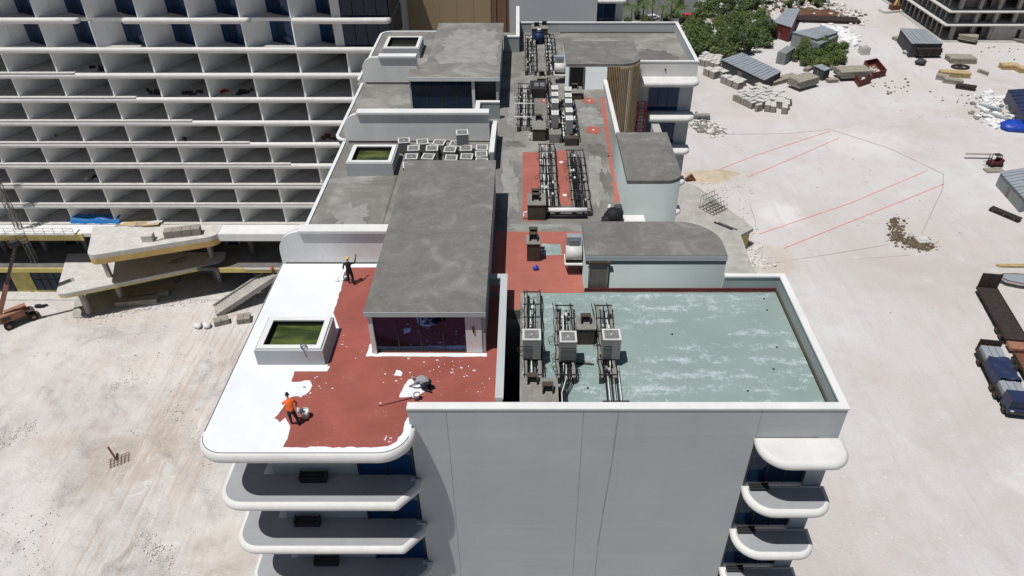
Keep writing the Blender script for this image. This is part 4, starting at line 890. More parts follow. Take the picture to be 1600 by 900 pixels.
def vent(label, x0, x1, y0, y1, h=1.0, hoods=((0.5, 0.55),), elbow=False):
    t = thing('vent_box', label, 'vent box', ((x0+x1)/2, (y0+y1)/2, R), 0, 'masonry vent boxes on the roof')
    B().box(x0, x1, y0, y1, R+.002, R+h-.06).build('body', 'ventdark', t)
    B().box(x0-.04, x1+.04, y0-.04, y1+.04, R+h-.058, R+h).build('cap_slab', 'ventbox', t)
    for fx_, fy_ in hoods:
        cx, cy = x0+(x1-x0)*fx_, y0+(y1-y0)*fy_
        hd = B().box(cx-.24, cx-.2, cy-.2, cy+.2, R+h+.002, R+h+.34).box(cx+.2, cx+.24, cy-.2, cy+.2, R+h+.002, R+h+.34).box(cx-.2, cx+.2, cy+.16, cy+.2, R+h+.002, R+h+.34).box(cx-.26, cx+.26, cy-.05, cy+.24, R+h+.342, R+h+.38).build('hood', 'ventdark', t)
        B().box(cx-.19, cx+.19, cy-.02, cy+.15, R+h+.003, R+h+.3).build('duct_mouth', 'black', hd)
    if elbow: B().path([(x0-.02, y0+.15, R+.5), (x0-.18, y0+.13, R+.52), (x0-.24, y0+.13, R+.42), (x0-.24, y0+.13, R+.01)], .06).build('elbow_pipe', 'pipe_white', t)
    return t
vent('tall vent box between the middle and right racks of the green roof', 2.55, 3.42, 28.0, 29.0, 1.05)
vent('wide low vent box with two hoods against the front parapet', -0.15, 1.42, 23.1, 24.8, 0.75, ((.28, .85), (.72, .5)))
vent('small vent box alone on the salmon red coating between penthouse and stair block', 0.05, 0.8, 35.4, 36.3, 1.25, ((.5, .5), (.5, 1.1)))
vent('vent box with white elbow at the near end of the middle pipe racks', 0.1, 1.22, 40.0, 41.4, 1.15, ((.45, .45), (.45, .85)), True)
vent('vent box with white elbow at the near end of the far pipe racks', 0.5, 1.45, 51.5, 53.6, 1.0, ((.5, .8),), True)
vent('vent box beyond the black twin duct box near the far racks', 1.0, 1.8, 63.2, 64.4, 0.5, ((.5, .5),))
vent('vent box with two hoods below the far end parapet', 0.6, 2.2, 75.6, 77.0, 1.0, ((.3, .5), (.8, .8)))
vent('vent box in front of the open doorway of the far stair tower', 3.75, 4.75, 59.6, 61.0, 0.6, ((.4, .7),))
t = thing('duct_box', 'black box with two square grey duct mouths near the far pipe racks', 'duct box', (1.0, 61, R))
B().box(0.35, 1.75, 59.9, 61.9, R+.003, R+.8).build('body', 'dark_metal', t)
for x in (.7, 1.2): B().box(x, x+.38, 60.2, 61.0, R+.802, R+.95).build('duct_mouth', 'guard', t)
# middle and far racks
rack('left rack of the pair between the red strips on the middle roof', 1.02, 1.98, 40.8, 50.2, seed=5, pipes=7, white=.25)
rack('right rack of the pair between the red strips on the middle roof', 3.05, 4.05, 40.5, 49.2, seed=6, pipes=7, white=.25)
t = thing('pipe_bridge', 'thick white pipe crossing between the middle racks at their near end', 'pipe', (2.4, 40.2, R))
B().tube((1.3, 40.6, R+.4), (3.9, 40.6, R+.4), .16, n=12).build('pipe', 'pipe_white', t); B().tube((1.3, 40.25, R+.16), (3.9, 40.25, R+.16), .1, n=10).build('pipe', 'black', t)
for x in (1.5, 3.7): B().box(x-.05, x+.05, 40.5, 40.7, R+.006, R+.25).build('leg', 'dark_metal', t)
rack('rack of tangled pipes near the shaded side of the far penthouse', -0.6, 0.42, 53.2, 62.2, seed=8, pipes=7, white=.45)
t = thing('cross_pole', 'pair of pale poles laid across the tangled pipes beside the far penthouse shadow', 'pole', (0, 56, R))
for y in (54.6, 57.3): B().tube((-.95, y, R+.62), (.7, y, R+.6), .045).build('pole', 'pipe_white', t)
rack('narrow black pipe run left of the white condenser rows', 1.78, 2.05, 52.0, 63.5, seed=9, pipes=2, white=.1, rail_w=.1)
rack('cable rack between the two rows of white condensers', 2.62, 3.2, 51.2, 58.2, seed=10, pipes=5, white=.3)
rack('cable rack right of the white condenser rows', 3.65, 3.9, 51.2, 58.6, seed=14, pipes=3, white=.2, rail_w=.08)
rack('leftmost rack on the far roof by the end parapet', 0.0, 0.85, 65.2, 75.3, seed=11, pipes=6, white=.4)
rack('rightmost rack on the far roof by the end parapet', 1.95, 2.7, 65.2, 75.5, seed=12, pipes=6, white=.4)
r1 = ac_unit('small_condenser', 'x', 'white topped condensers in two rows', .52, .8, 1.15, 'ac', 'pipe_white', louvre=0)
cab = [c for c in r1.children if c.name.startswith('fan_well')][0]; cab.data.materials[0] = M['pipe_white']
[c for c in r1.children if c.name.startswith('fan_guard')][0].data.materials[0] = M['pipe_white']
rows = [('left', [(2.35, 58.3), (2.32, 56.9), (2.3, 55.5), (2.22, 53.2)]), ('right', [(3.44, 58.0), (3.4, 56.7), (3.37, 55.5), (3.33, 53.7), (3.28, 52.2)])]
first = True
for nm, ps in rows:
    for k, (x, y) in enumerate(ps):
        lab = 'white topped condenser, %s from the far end of the %s row' % (ORD[k], nm)
        if first: r1.location = (x, y, R+.4); r1['label'] = lab; first = False
        else: clone(r1, (x, y, R+.4), 0, lab)
for nm, x, ya, yb in (('left', 2.28, 52.3, 59.0), ('right', 3.38, 51.4, 58.6)):
    t = thing('plinth', 'low dark plinth under the %s row of white condensers' % nm, 'plinth', (x, ya, R))
    for k in range(8):
        y = ya+(yb-ya)*k/7; B().box(x-.45, x+.45, y-.1, y+.1, R+.004, R+.398).build('plinth_block', 'ventdark', t)
B_ = thing('plinth_box', 'low grey box in front of the left row of white condensers', 'box', (2.2, 51.6, R))
B().box(1.75, 2.65, 51.2, 52.1, R+.004, R+.7).build('body', 'ventbox', B_); B().box(2.9, 3.85, 50.7, 51.3, R+.004, R+.6).build('step', 'ventdark', B_)
# blue tank and exhaust fans
t = thing('water_tank', 'dark blue round tank between the far racks by the end parapet', 'tank', (1.3, 74.2, R))
B().tube((1.3, 74.2, R+.004), (1.3, 74.2, R+1.1), .55, .52, 16).tube((1.3, 74.2, R+1.1), (1.3, 74.2, R+1.3), .52, .2, 16).build('shell', 'tealtank', t); B().tube((1.3, 74.2, R+1.3), (1.3, 74.2, R+1.4), .18, n=10).build('lid', 'pipe_white', t)
def fan(label, x, y, z):
    t = thing('exhaust_fan', label, 'exhaust fan', (x, y, z), 0, 'exhaust fans'); ORG[t.name] = (0, 0, 0)
    B().tube((-.45, 0, .55), (.45, 0, .55), .42, n=20).build('drum', 'ac_white', t); B().box(-.4, .4, .1, .55, .6, 1.5).build('duct', 'shedroof', t)
    B().box(-.25, .25, .02, .1, .8, 1.35).build('grille', 'guard', t); B().box(-.5, .5, -.5, .55, .0, .08).build('bracket_plate', 'pipe_white', t)
    for sx in (-.45, .45): B().bar((sx, -.45, -.02), (sx, .5, -.5), .06).build('strut', 'pipe_white', t)
    B().box(-.45, .45, -.35, .35, .08, .16).build('cradle', 'dark_metal', t)
fan('white drum exhaust fan on the left wall of the near stair block', 2.68, 34.4, R+.75); fan('white drum exhaust fan on the left wall of the far stair tower', 2.95, 63.6, R+.75)
t = thing('covered_machine', 'black tarpaulin covered machine between the two right stair blocks', 'machine', (5.6, 39.6, R))
b = B(); b.smooth = True
b.blob((5.5, 39.7, R+.5), .55, 12, .12, random.Random(3), (1.1, .9, .95)); b.blob((5.05, 39.5, R+.28), .36, 10, .15, random.Random(4)); b.build('cover', 'black', t)
B().box(5.7, 6.15, 40.6, 41.1, R+.006, R+.55).build('crate', 'shedwall', t); B().tube((5.2, 40.1, R+.8), (5.3, 40.3, R+.95), .1).build('cap', 'pipe_white', t)
t = thing('loose_bag', 'small blue bag on the salmon red coating in front of the lone vent box', 'bag', (0.55, 34.6, R))
b = B(); b.smooth = True; b.blob((0.55, 34.55, R+.12), .2, 9, .2, random.Random(8), (1, .8, .7)); b.build('body', 'blue', t); B().tube((.55, 34.55, R+.22), (.6, 34.6, R+.34), .04).build('neck', 'blue', t)
# condensers stored behind the penthouse
sp0 = ac_unit('stored_condenser', 'x', 'new condensers stored behind the penthouse', .86, .86, .8, 'guard', 'ac_white', louvre=0)  # dark cabinet colour carries the shading of the unit sides
spots = [('back', [(631, 217), (660, 219), (686, 220), (712, 222), (726, 213)]), ('second', [(646, 229), (675, 229), (703, 231), (728, 229), (753, 228)]), ('third', [(643, 242), (669, 242), (705, 244), (729, 242), (752, 238)]), ('front', [(639, 255), (664, 255), (706, 257), (730, 255), (752, 249)])]
first = True; rg = random.Random(2)
for nm, ps in spots:
    for k, (u, v) in enumerate(ps):
        zz = 1.05 if (nm, k) == ('back', 4) else 0.0
        x, y = gp(u, v+2, R+.85+zz); lab = 'stored white rimmed condenser, %s from the left in the %s row behind the penthouse' % (ORD[k], nm)
        if zz: lab = 'stored condenser stacked on top of another at the right of the back row'
        rzz = rg.uniform(-.18, .18)
        if zz: x, y = gp(714, 224, R+.85); x += .42; y += .05
        if first: sp0.location = (x, y, R+.003); sp0['label'] = lab; sp0.rotation_euler.z = rzz; first = False
        else: clone(sp0, (x, y, R+.003+zz*0.82), rzz, lab)
# red scaffold tower between slats and balcony
t = thing('scaffold_tower', 'red steel scaffold frame beside the timber slats of the far stair tower', 'scaffold', (10.8, 64.9, 36.6))
for k in range(4):
    z = 36.57+2.0*k; fr_ = B()
    for x in (10.45, 11.15):
        for y in (64.5, 65.3): fr_.tube((x, y, z), (x, y, z+1.98), .04)
    for zz in (z+.6, z+1.3, z+1.94): fr_.tube((10.45, 64.5, zz), (11.15, 64.5, zz), .035); fr_.tube((10.45, 65.3, zz), (11.15, 65.3, zz), .035); fr_.tube((10.45, 64.5, zz), (10.45, 65.3, zz), .035); fr_.tube((11.15, 64.5, zz), (11.15, 65.3, zz), .035)
    fr_.build('frame', 'redpaint', t)
# added blue lump behind the penthouse glass, standing in for a tinted reflection
t = thing('covered_heap', 'light blue plastic draped over materials behind the penthouse glass', 'plastic sheet', (-5.4, 28.9, R+.05))
b = B(); b.smooth = True; rg = random.Random(4); b.blob((-5.4, 28.3, R+.5), .7, 12, .2, rg, (1.1, .8, .7)); b.blob((-6.2, 28.0, R+.22), .3, 9, .25, rg); b.build('drape', 'bluelight', t); B().box(-5.0, -4.2, 28.8, 29.5, R+.053, R+.6).build('crate', 'shedwall', t)
# ================================================================== PEOPLE
def person(label, loc, rz, J, E, segmat, mats, hat=None, cap=None, sub=2):
    me = bpy.data.meshes.new('person'); names = list(J); idx = {n: i for i, n in enumerate(names)}
    me.from_pydata([J[n][0] for n in names], [(idx[a], idx[b]) for a, b in E], [])
    o = bpy.data.objects.new('tmp_person', me); sc.collection.objects.link(o)
    md = o.modifiers.new('s', 'SKIN'); ss = o.modifiers.new('u', 'SUBSURF'); ss.levels = sub; ss.render_levels = sub
    for n in names:
        sv = me.skin_vertices[0].data[idx[n]]; r = J[n][1]; sv.radius = (r, r) if not isinstance(r, tuple) else r; sv.use_root = (n == 'pelvis')
    dg = bpy.context.evaluated_depsgraph_get(); me2 = bpy.data.meshes.new_from_object(o.evaluated_get(dg)); bpy.data.objects.remove(o)
    b = B(); b.v = [tuple(v.co) for v in me2.vertices]
    segs = [(Vector(J[a][0]), Vector(J[c][0]), segmat[(a, c)]) for a, c in E]
    for p in me2.polygons:
        c = p.center; best = (9, 0)
        for a, e, m in segs:
            d = e-a; tt = max(0, min(1, (c-a).dot(d)/max(1e-9, d.length_squared))); best = min(best, ((c-(a+d*tt)).length, m))
        b.cur = best[1]; b.face(list(p.vertices), True)
    sk = len(mats)-1
    # hands: palm and five fingers
    for s in ('L', 'R'):
        w_, h_ = Vector(J['wrist'+s][0]), Vector(J['hand'+s][0]); d = (h_-w_).normalized(); sd = d.cross(Vector((0, 1, 0.3))).normalized(); up = sd.cross(d)
        b.cur = sk; b.bar(h_-d*.05, h_+d*.04, .085, .03)
        for f in range(4):
            q = h_+d*.04+sd*(-.033+.022*f); L_ = (.06, .075, .07, .055)[f]; k1 = q+d*L_*.55+up*-.01; b.tube(q, k1, .009, .009, 5); b.tube(k1, k1+d*L_*.4-up*.025, .009, .007, 5)
        q = h_-sd*.045-d*.02; b.tube(q, q-sd*.03+d*.035, .011, .01, 5); b.tube(q-sd*.03+d*.035, q-sd*.028+d*.065, .01, .008, 5)
    # head with face
    hd = Vector(J['head'][0]); f = Vector(J['face'][0]).normalized(); upv = (hd-Vector(J['neck'][0])).normalized(); rt = f.cross(upv).normalized(); f = upv.cross(rt)
    b.cur = sk
    def pt(x, y, z): return hd+rt*x+f*y+upv*z
    o0 = len(b.v); n, m_ = 12, 8
    for k in range(m_+1):
        ph = -math.pi/2+math.pi*k/m_
        for i in range(n):
            a = 2*math.pi*i/n; rr = math.cos(ph); jaw = .82 if ph < -.3 else 1
            b.v.append(tuple(pt(.078*rr*math.cos(a)*jaw, .098*rr*math.sin(a), .118*math.sin(ph))))
    for k in range(m_):
        for i in range(n): j = (i+1) % n; b.face([o0+k*n+i, o0+k*n+j, o0+(k+1)*n+j, o0+(k+1)*n+i], True)
    b.bar(pt(0, .09, -.02), pt(0, .125, -.03), .025, .03)
    for s in (-1, 1): b.bar(pt(s*.075, .0, -.01), pt(s*.09, -.02, -.01), .02, .05)
    b.cur = 0
    for s in (-1, 1): b.bar(pt(s*.03, .088, .01), pt(s*.03, .1, .01), .018, .012)
    b.bar(pt(-.02, .086, -.06), pt(.02, .086, -.06), .01, .012)
    po = b.build('person', mats); tag(po, label, 'person'); po.location = loc; po.rotation_euler = (0, 0, rz)
    # hat or hair as a cap over the skull
    hb = B(); hb.smooth = True; o0 = 0; rr_ = 1.14 if hat else 1.07
    for k in range(6):
        ph = math.pi/2*k/5-(.0 if hat else .25)
        for i in range(14):
            a = 2*math.pi*i/14; hb.v.append(tuple(pt(.078*rr_*math.cos(ph)*math.cos(a), .098*rr_*math.cos(ph)*math.sin(a)-(0 if hat else .012), .025+.105*rr_*math.sin(ph))))
    for k in range(5):
        for i in range(14): j = (i+1) % 14; hb.face([k*14+i, k*14+j, (k+1)*14+j, (k+1)*14+i])
    if hat:
        for i in range(14):
            a = 2*math.pi*i/14; hb.v.append(tuple(pt(.125*math.cos(a), .15*math.sin(a)+.01, .022)))
        n0 = len(hb.v)-14
        for i in range(14): j = (i+1) % 14; hb.face([n0+i, n0+j, j, i])
    hb.build('hat' if hat else 'hair', hat or cap or 'cloth_black', po, org=(0, 0, 0)); return po
def skel(pose):
    J = dict(pose); E = [('pelvis', 'waist'), ('waist', 'chest'), ('chest', 'neck'), ('neck', 'headb')]
    J['headb'] = (tuple((Vector(J['neck'][0])+Vector(J['head'][0]))/2), .055)
    for s in ('L', 'R'): E += [('chest', 'sh'+s), ('sh'+s, 'el'+s), ('el'+s, 'wrist'+s), ('wrist'+s, 'hand'+s), ('pelvis', 'hip'+s), ('hip'+s, 'kn'+s), ('kn'+s, 'an'+s), ('an'+s, 'toe'+s)]
    J2 = {k: v for k, v in J.items() if k not in ('head', 'face')}; return J, J2, E
def make(label, loc, rz, pose, top, bottom, arm, mats, **k):
    J, J2, E = skel(pose); sm = {}
    for a, c in E:
        if a in ('pelvis',) and c == 'waist': m = top
        elif a in ('waist', 'chest'): m = top
        elif a == 'neck': m = len(mats)-1
        elif a[:2] == 'sh': m = top
        elif a[:2] == 'el': m = arm
        elif a[:5] == 'wrist': m = len(mats)-1
        elif a[:2] == 'an': m = 0
        else: m = bottom
        sm[(a, c)] = m
    return person_wrap(label, loc, rz, J, J2, E, sm, mats, **k)
def person_wrap(label, loc, rz, J, J2, E, sm, mats, **k):
    class JD(dict):
        def __getitem__(s, key): return dict.__getitem__(s, key) if key in s else J[key]
    return person(label, loc, rz, JD(J2), E, sm, mats, **k)
def stand(lean=0.0, side=0.0, armL=None, armR=None, face=(0, 1, -.35), step=.12):
    s, c = math.sin(lean), math.cos(lean); hp = (side, -.05, .92)
    def up(h, x=0, fwd=0): return (side+x, hp[1]+s*h+c*fwd, hp[2]+c*h-s*fwd*.5)
    P = {'pelvis': (hp, (.15, .12)), 'waist': (up(.2), (.145, .11)), 'chest': (up(.42), (.16, .115)), 'neck': (up(.58), .055), 'head': (up(.74, 0, .03), .1), 'face': (face, 0),
         'hipL': ((side-.1, hp[1], .86), .1), 'hipR': ((side+.1, hp[1], .86), .1), 'knL': ((-.12, .06, .48), .07), 'knR': ((.14, -.02, .48), .07),
         'anL': ((-.13, step-.02, .09), .05), 'anR': ((.16, -step, .09), .05), 'toeL': ((-.15, step+.17, .045), .045), 'toeR': ((.19, -step+.18, .045), .045),
         'shL': (up(.48, -.2), .065), 'shR': (up(.48, .2), .065)}
    aL = armL or [(-.28, .1, 1.12), (-.22, .33, 1.0), (-.2, .4, .97)]; aR = armR or [(.3, .05, 1.1), (.28, .28, .95), (.27, .36, .92)]
    for sd, a in (('L', aL), ('R', aR)):
        P['el'+sd] = (a[0], .05); P['wrist'+sd] = (a[1], .034); P['hand'+sd] = (a[2], .03)
    return P
p1 = gp(461, 664, R)
make('painter in an orange vest and black trousers stooping beside a white bucket', (p1[0], p1[1], R+.005), .35,
     stand(.5, -.02, [(-.3, .42, 1.02), (-.27, .62, .86), (-.26, .7, .82)], [(.27, .3, 1.0), (.24, .42, .78), (.23, .47, .7)], (0, 1, -.6)), 2, 1, 3, ['cloth_black', 'cloth_navy', 'orange', 'skin'])
p2 = gp(549, 444, R)
make('painter in black with a yellow hard hat facing the fin wall, one arm raised', (p2[0], p2[1], R+.005), .1,
     stand(.16, 0, [(-.3, .05, 1.12), (-.32, .22, .95), (-.33, .3, .9)], [(.34, .2, 1.28), (.4, .42, 1.5), (.41, .46, 1.58)]), 1, 1, 1, ['cloth_black', 'cloth_black', 'skin'], hat='yellowhat')
K = {'pelvis': ((0, -.3, .52), (.16, .14)), 'waist': ((0, -.1, .58), (.15, .13)), 'chest': ((0, .15, .55), (.17, .13)), 'neck': ((0, .33, .5), .055), 'head': ((0, .46, .47), .1), 'face': ((0, .4, -1), 0),
     'hipL': ((-.1, -.3, .48), .11), 'hipR': ((.1, -.3, .48), .11), 'knL': ((-.15, .0, .1), .075), 'knR': ((.15, .02, .1), .075), 'anL': ((-.15, -.42, .09), .05), 'anR': ((.15, -.42, .09), .05), 'toeL': ((-.15, -.55, .05), .045), 'toeR': ((.15, -.55, .05), .045),
     'shL': ((-.2, .2, .52), .065), 'shR': ((.2, .2, .52), .065), 'elL': ((-.26, .36, .3), .05), 'elR': ((.26, .34, .3), .05), 'wristL': ((-.2, .55, .1), .035), 'wristR': ((.22, .5, .1), .035), 'handL': ((-.19, .62, .06), .03), 'handR': ((.21, .58, .06), .03)}
p3 = gp(662, 606, R)
make('painter in grey shirt and white cap kneeling over a white patch', (p3[0], p3[1], R+.005), 1.15, K, 2, 1, 3, ['cloth_black', 'cloth_navy', 'cloth_grey', 'skin'], hat='ac_white')
p4 = gp(424, 430, 0)
make('worker in orange vest and hat at the top of the concrete stair', (-39.6, 93.6, 4.35), .6, stand(.1), 2, 1, 3, ['cloth_black', 'cloth_navy', 'orange', 'skin'], hat='orange')
x5 = qp(288, 221, FY-0.4)[0]
make('worker in black crouching on a loggia edge of the left block', (x5, FY-.1, 24.965), .5, K, 1, 1, 1, ['cloth_black', 'cloth_black', 'skin'])
# roller poles, buckets, hose
def pole(label, a, b_, m, roller=None):
    t = thing('roller_pole', label, 'roller pole', a); ORG[t.name] = tuple(a); B().tube(a, b_, .016).build('shaft', m, t)
    if roller: c = Vector(b_); B().tube((c.x-.12, c.y, c.z), (c.x+.12, c.y, c.z), .035).build('roller', roller, t)
q = gp(527, 440, R); pole('white paint roller pole in the hand of the painter in black', (p2[0]-.33, p2[1]+.26, R+.9), (q[0], q[1], R+.05), 'pipe_white', 'white_film')
a = gp(592, 635, R); b_ = gp(648, 622, R); pole('dark roller pole lying on the red coating by the kneeling painter', (a[0], a[1], R+.03), (b_[0], b_[1], R+.06), 'rustdark', 'sheetwhite')
def bucket(label, u, v, m, s=1.0):
    x, y = gp(u, v, R); t = thing('paint_bucket', label, 'bucket', (x, y, R+.012), 0, 'paint buckets'); ORG[t.name] = (0, 0, 0)
    b = B(); n = 16
    for z, r in ((0, .13), (.34*s, .16), (.34*s, .145), (.27*s, .14)):
        for i in range(n): b.v.append((r*s*math.cos(i*6.2832/n), r*s*math.sin(i*6.2832/n), z))
    for k in range(3):
        for i in range(n): j = (i+1) % n; b.face([k*n+i, k*n+j, (k+1)*n+j, (k+1)*n+i], k == 0)
    b.face([i for i in reversed(range(n))], False); b.build('pail', m, t); B().tube((0, 0, .26*s), (0, 0, .275*s), .14*s, n=16).build('paint', 'white_film', t)
    B().path([(.15*s*math.cos(a), .03, .3*s+.1*s*math.sin(a)) for a in [i*math.pi/8 for i in range(9)]], .006, 5).build('handle', 'steel', t)
bucket('white bucket beside the painter in the orange vest', 478, 652, 'ac_white', 1.25); bucket('grey bucket beside the kneeling painter', 652, 624, 'guard', 1.0); bucket('small dark bucket by the feet of the painter in black', 540, 438, 'guard', .8)
t = thing('cleaning_rag', 'crumpled pale rag hanging at the hip of the painter in the orange vest', 'rag', (p1[0]+.25, p1[1]+.1, R+.72)); b = B(); b.smooth = True; b.blob((p1[0]+.26, p1[1]+.12, R+.8), .11, 8, .3, random.Random(2), (.7, .7, 1.6)); b.build('cloth', 'sheetwhite', t)
t = thing('safety_line', 'blue rope coil hooked on the front rim of the near skylight', 'rope', (-10.7, 26.6, 48.06))
B().path([(-10.7+.14*math.cos(i*.7), 26.62+.12*math.sin(i*.7), 48.08+.01*i) for i in range(16)], .02, 5).path([(-10.7, 26.5, 48.08), (-10.66, 26.46, 47.9), (-10.6, 26.46, 47.6)], .014, 5).build('coil', 'truckblue', t)
# ================================================================== SITE: LEFT
def local(name, label, cat, u, v, rz, z=0.0, group=None):
    x, y = gp(u, v, z); t = thing(name, label, cat, (x, y, z), rz, group); ORG[t.name] = (0, 0, 0); return t
t = local('boom_lift', 'dusty orange boom lift with raised dark arm on the sand at far left', 'boom lift', 33, 502, 0.75)
B().box(-2.2, 2.2, -.75, .75, .75, 1.35).build('chassis', 'boomdark', t)
for sx in (-1.7, 1.7):
    for sy in (-1.05, 1.05):
        wv = B().tube((sx, sy-.24, .62), (sx, sy+.24, .62), .62, n=18).build('wheel', 'black', t); B().tube((sx, sy-.27, .62), (sx, sy+.27, .62), .3, n=12).build('rim', 'boom', wv)
B().box(-2.6, .9, -1.15, -.15, 1.36, 2.5).box(-2.7, -1.9, -.14, 1.1, 1.36, 2.4).build('turret', 'boom', t); B().box(-1.4, 1.5, .2, 1.1, 1.4, 2.2).build('engine_cover', 'boom', t); B().box(-2.2, -1.0, -1.18, -1.151, 1.6, 2.3).build('side_panel', 'boomdark', t)
inv = Matrix.Translation(t.location) @ Matrix.Rotation(0.75, 4, 'Z'); iv = inv.inverted()
bx, bz = qp(24, 384, 88.0); base = (-2.0, .1, 2.4); top = tuple(iv @ Vector((bx, 88.0, bz)))
bm = Vector(base)+(Vector(top)-Vector(base))*.45
B().bar(base, tuple(bm), .62, .62).build('boom_section', 'boom', t); B().bar(tuple(bm), top, .42, .42).build('boom_section', 'boomdark', t)
bw = B(); cx, cy, cz = iv @ Vector((bx+.6, 88.0, bz+.3))
bw.box(cx-1.2, cx+1.2, cy-.5, cy+.5, cz-.05, cz+.06)
for zz in (.45, .8, 1.1):
    for s in (-1, 1): bw.bar((cx-1.2, cy+s*.5, cz+zz), (cx+1.2, cy+s*.5, cz+zz), .05); bw.bar((cx+s*1.2, cy-.5, cz+zz), (cx+s*1.2, cy+.5, cz+zz), .05)
for sx in (-1.2, 0, 1.2):
    for sy in (-.5, .5): bw.bar((cx+sx, cy+sy, cz), (cx+sx, cy+sy, cz+1.1), .06)
bw.build('basket', 'boomdark', t); B().bar(tuple(Vector(top)), (cx, cy, cz-.1), .3).build('jib', 'boomdark', t)
B().box(cx-1.0, cx+.2, cy-.45, cy+.3, cz+.07, cz+.7).build('tool_load', 'shedwall', t)
# lattice mast against the left block
mx, my = gp(76, 452, 0); t = thing('lattice_mast', 'slender steel lattice hoist mast standing against the left block', 'mast', (mx, my, 0))
for k in range(17):
    z0 = k*1.5+.25; b = B()
    for sx in (-.35, .35):
        for sy in (-.35, .35): b.bar((mx+sx, my+sy, z0), (mx+sx, my+sy, z0+1.48), .09)
    for sx in (-.35, .35): b.bar((mx+sx, my-.35, z0), (mx+sx, my+.35, z0+1.45), .06); b.bar((mx+sx, my-.35, z0), (mx+sx, my+.35, z0), .06)
    for sy in (-.35, .35): b.bar((mx-.35, my+sy, z0), (mx+.35, my+sy, z0+1.45), .06); b.bar((mx-.35, my+sy, z0), (mx+.35, my+sy, z0), .06)
    b.build('mast_section', 'tray', t)
b = B()
for dx, dy in ((-2, -.8), (2, -.8), (-2, .6), (2, .6)): b.bar((mx, my, .28), (mx+dx, my+dy, .14), .14); b.box(mx+dx-.2, mx+dx+.2, my+dy-.2, my+dy+.2, .17, .22)
b.build('outriggers', 'tray', t)
# work platform along the terrace edge
t = thing('work_platform', 'long low railed work platform along the terrace edge above the boom lift', 'platform', (-78, 94, 11.4))
xa, xb = qp(0, 348, 94)[0]-6, qp(108, 348, 94)[0]
B().box(xa, xb, 94.0, 95.6, 11.42, 11.6).build('deck', 'sheetwhite', t)
for i in range(12):
    x = xa+(xb-xa)*i/11; B().bar((x, 94.05, 11.6), (x, 94.05, 12.6), .06).build('post', 'steel', t)
for z in (12.1, 12.6): B().bar((xa, 94.05, z), (xb, 94.05, z), .05).build('rail', 'steel', t)
for i in range(6): x = xa+(xb-xa)*i/6; B().bar((x, 94.05, 11.6), (x+(xb-xa)/6, 94.05, 12.6), .035).build('brace', 'steel', t)
# concrete stair
t = thing('concrete_stair', 'rough concrete stair rising from the sand to the left block behind the roof edge', 'stair', (-45, 91, 0))
st0 = Vector((*gp(337, 487, 0), 0)); st1 = Vector((-39.5, 94.6, 4.3)); d = st1-st0; side = Vector((-d.y, d.x, 0)).normalized()*1.25; n = 20
for i in range(n):
    a, c = st0+d*(i/n), st0+d*((i+1)/n); z = a.z+.21
    B().prism([tuple((a-side)[:2]), tuple((c-side)[:2]), tuple((c+side)[:2]), tuple((a+side)[:2])][::1], max(.005, z-.75), z).build('step', 'raw', t)
for sgn in (-1, 1):
    B().bar(tuple(st0+side*sgn*1.12+Vector((0, 0, .15))), tuple(st1+side*sgn*1.12+Vector((0, 0, .0))), .22, .7).build('stringer', 'raw', t)
l0 = st1+d.normalized()*1.6; B().box(st1.x-.3, st1.x+3.5, st1.y-1.6, st1.y+1.6, 4.0, 4.34).build('landing', 'raw', t)
for k in range(2): p = st0+d*(.45+.3*k); B().bar((p.x, p.y, .02), (p.x+.1, p.y, p.z-.4), .14).build('prop', 'boom', t)
t = local('bulk_bag', 'pair of white bulk bags on the sand below the concrete stair', 'bags', 310, 512, 0)
for k in range(2): b = B(); b.smooth = True; b.blob((k*1.35, .15*k, .4), .66, 9, .22, random.Random(k+3), (1, .9, .62)); b.build('bag', 'sheetwhite', t); 
blockpile('block_pallet', 'tan block pallet with broken pieces left of the large square pallet near the stair', 'blocks', 347, 505, 0, 2, 1, 2, (1.1, 1.3, .45), .4, 'blockside')
blockpile('block_pallet', 'square grey block pallet on the sand closest to the central roof edge', 'blocks', 382, 501, 0, 2, 2, 3, (1.0, .85, .3), .25, 'blockside')
t = local('rebar_bundle', 'short rusty rebar mat with one post lying alone on the left sand', 'rebar', 188, 722, .5); t.location.z = .3
for k in range(6): B().bar((-1.1+.4*k, -.9, .08), (-.9+.4*k, .8, .1), .045).build('bar', 'rust', t)
for k in range(4): B().bar((-1.2, -.7+.45*k, .13), (1.2, -.6+.45*k, .14), .045).build('bar', 'rust', t)
B().bar((-.3, .2, .15), (-.75, 1.4, 1.5), .22).build('post', 'rust', t)
t = local('rubble_clump', 'small dark tarp heap on the sand just right of the boom lift', 'heap', 62, 480, 0); b = B(); b.blob((0, 0, .2), .6, 9, .3, random.Random(6), (1.4, .6, .5)); b.blob((.8, .3, .15), .4, 8, .3, random.Random(7), (1.2, .6, .5)); b.build('tarp', 'black', t)
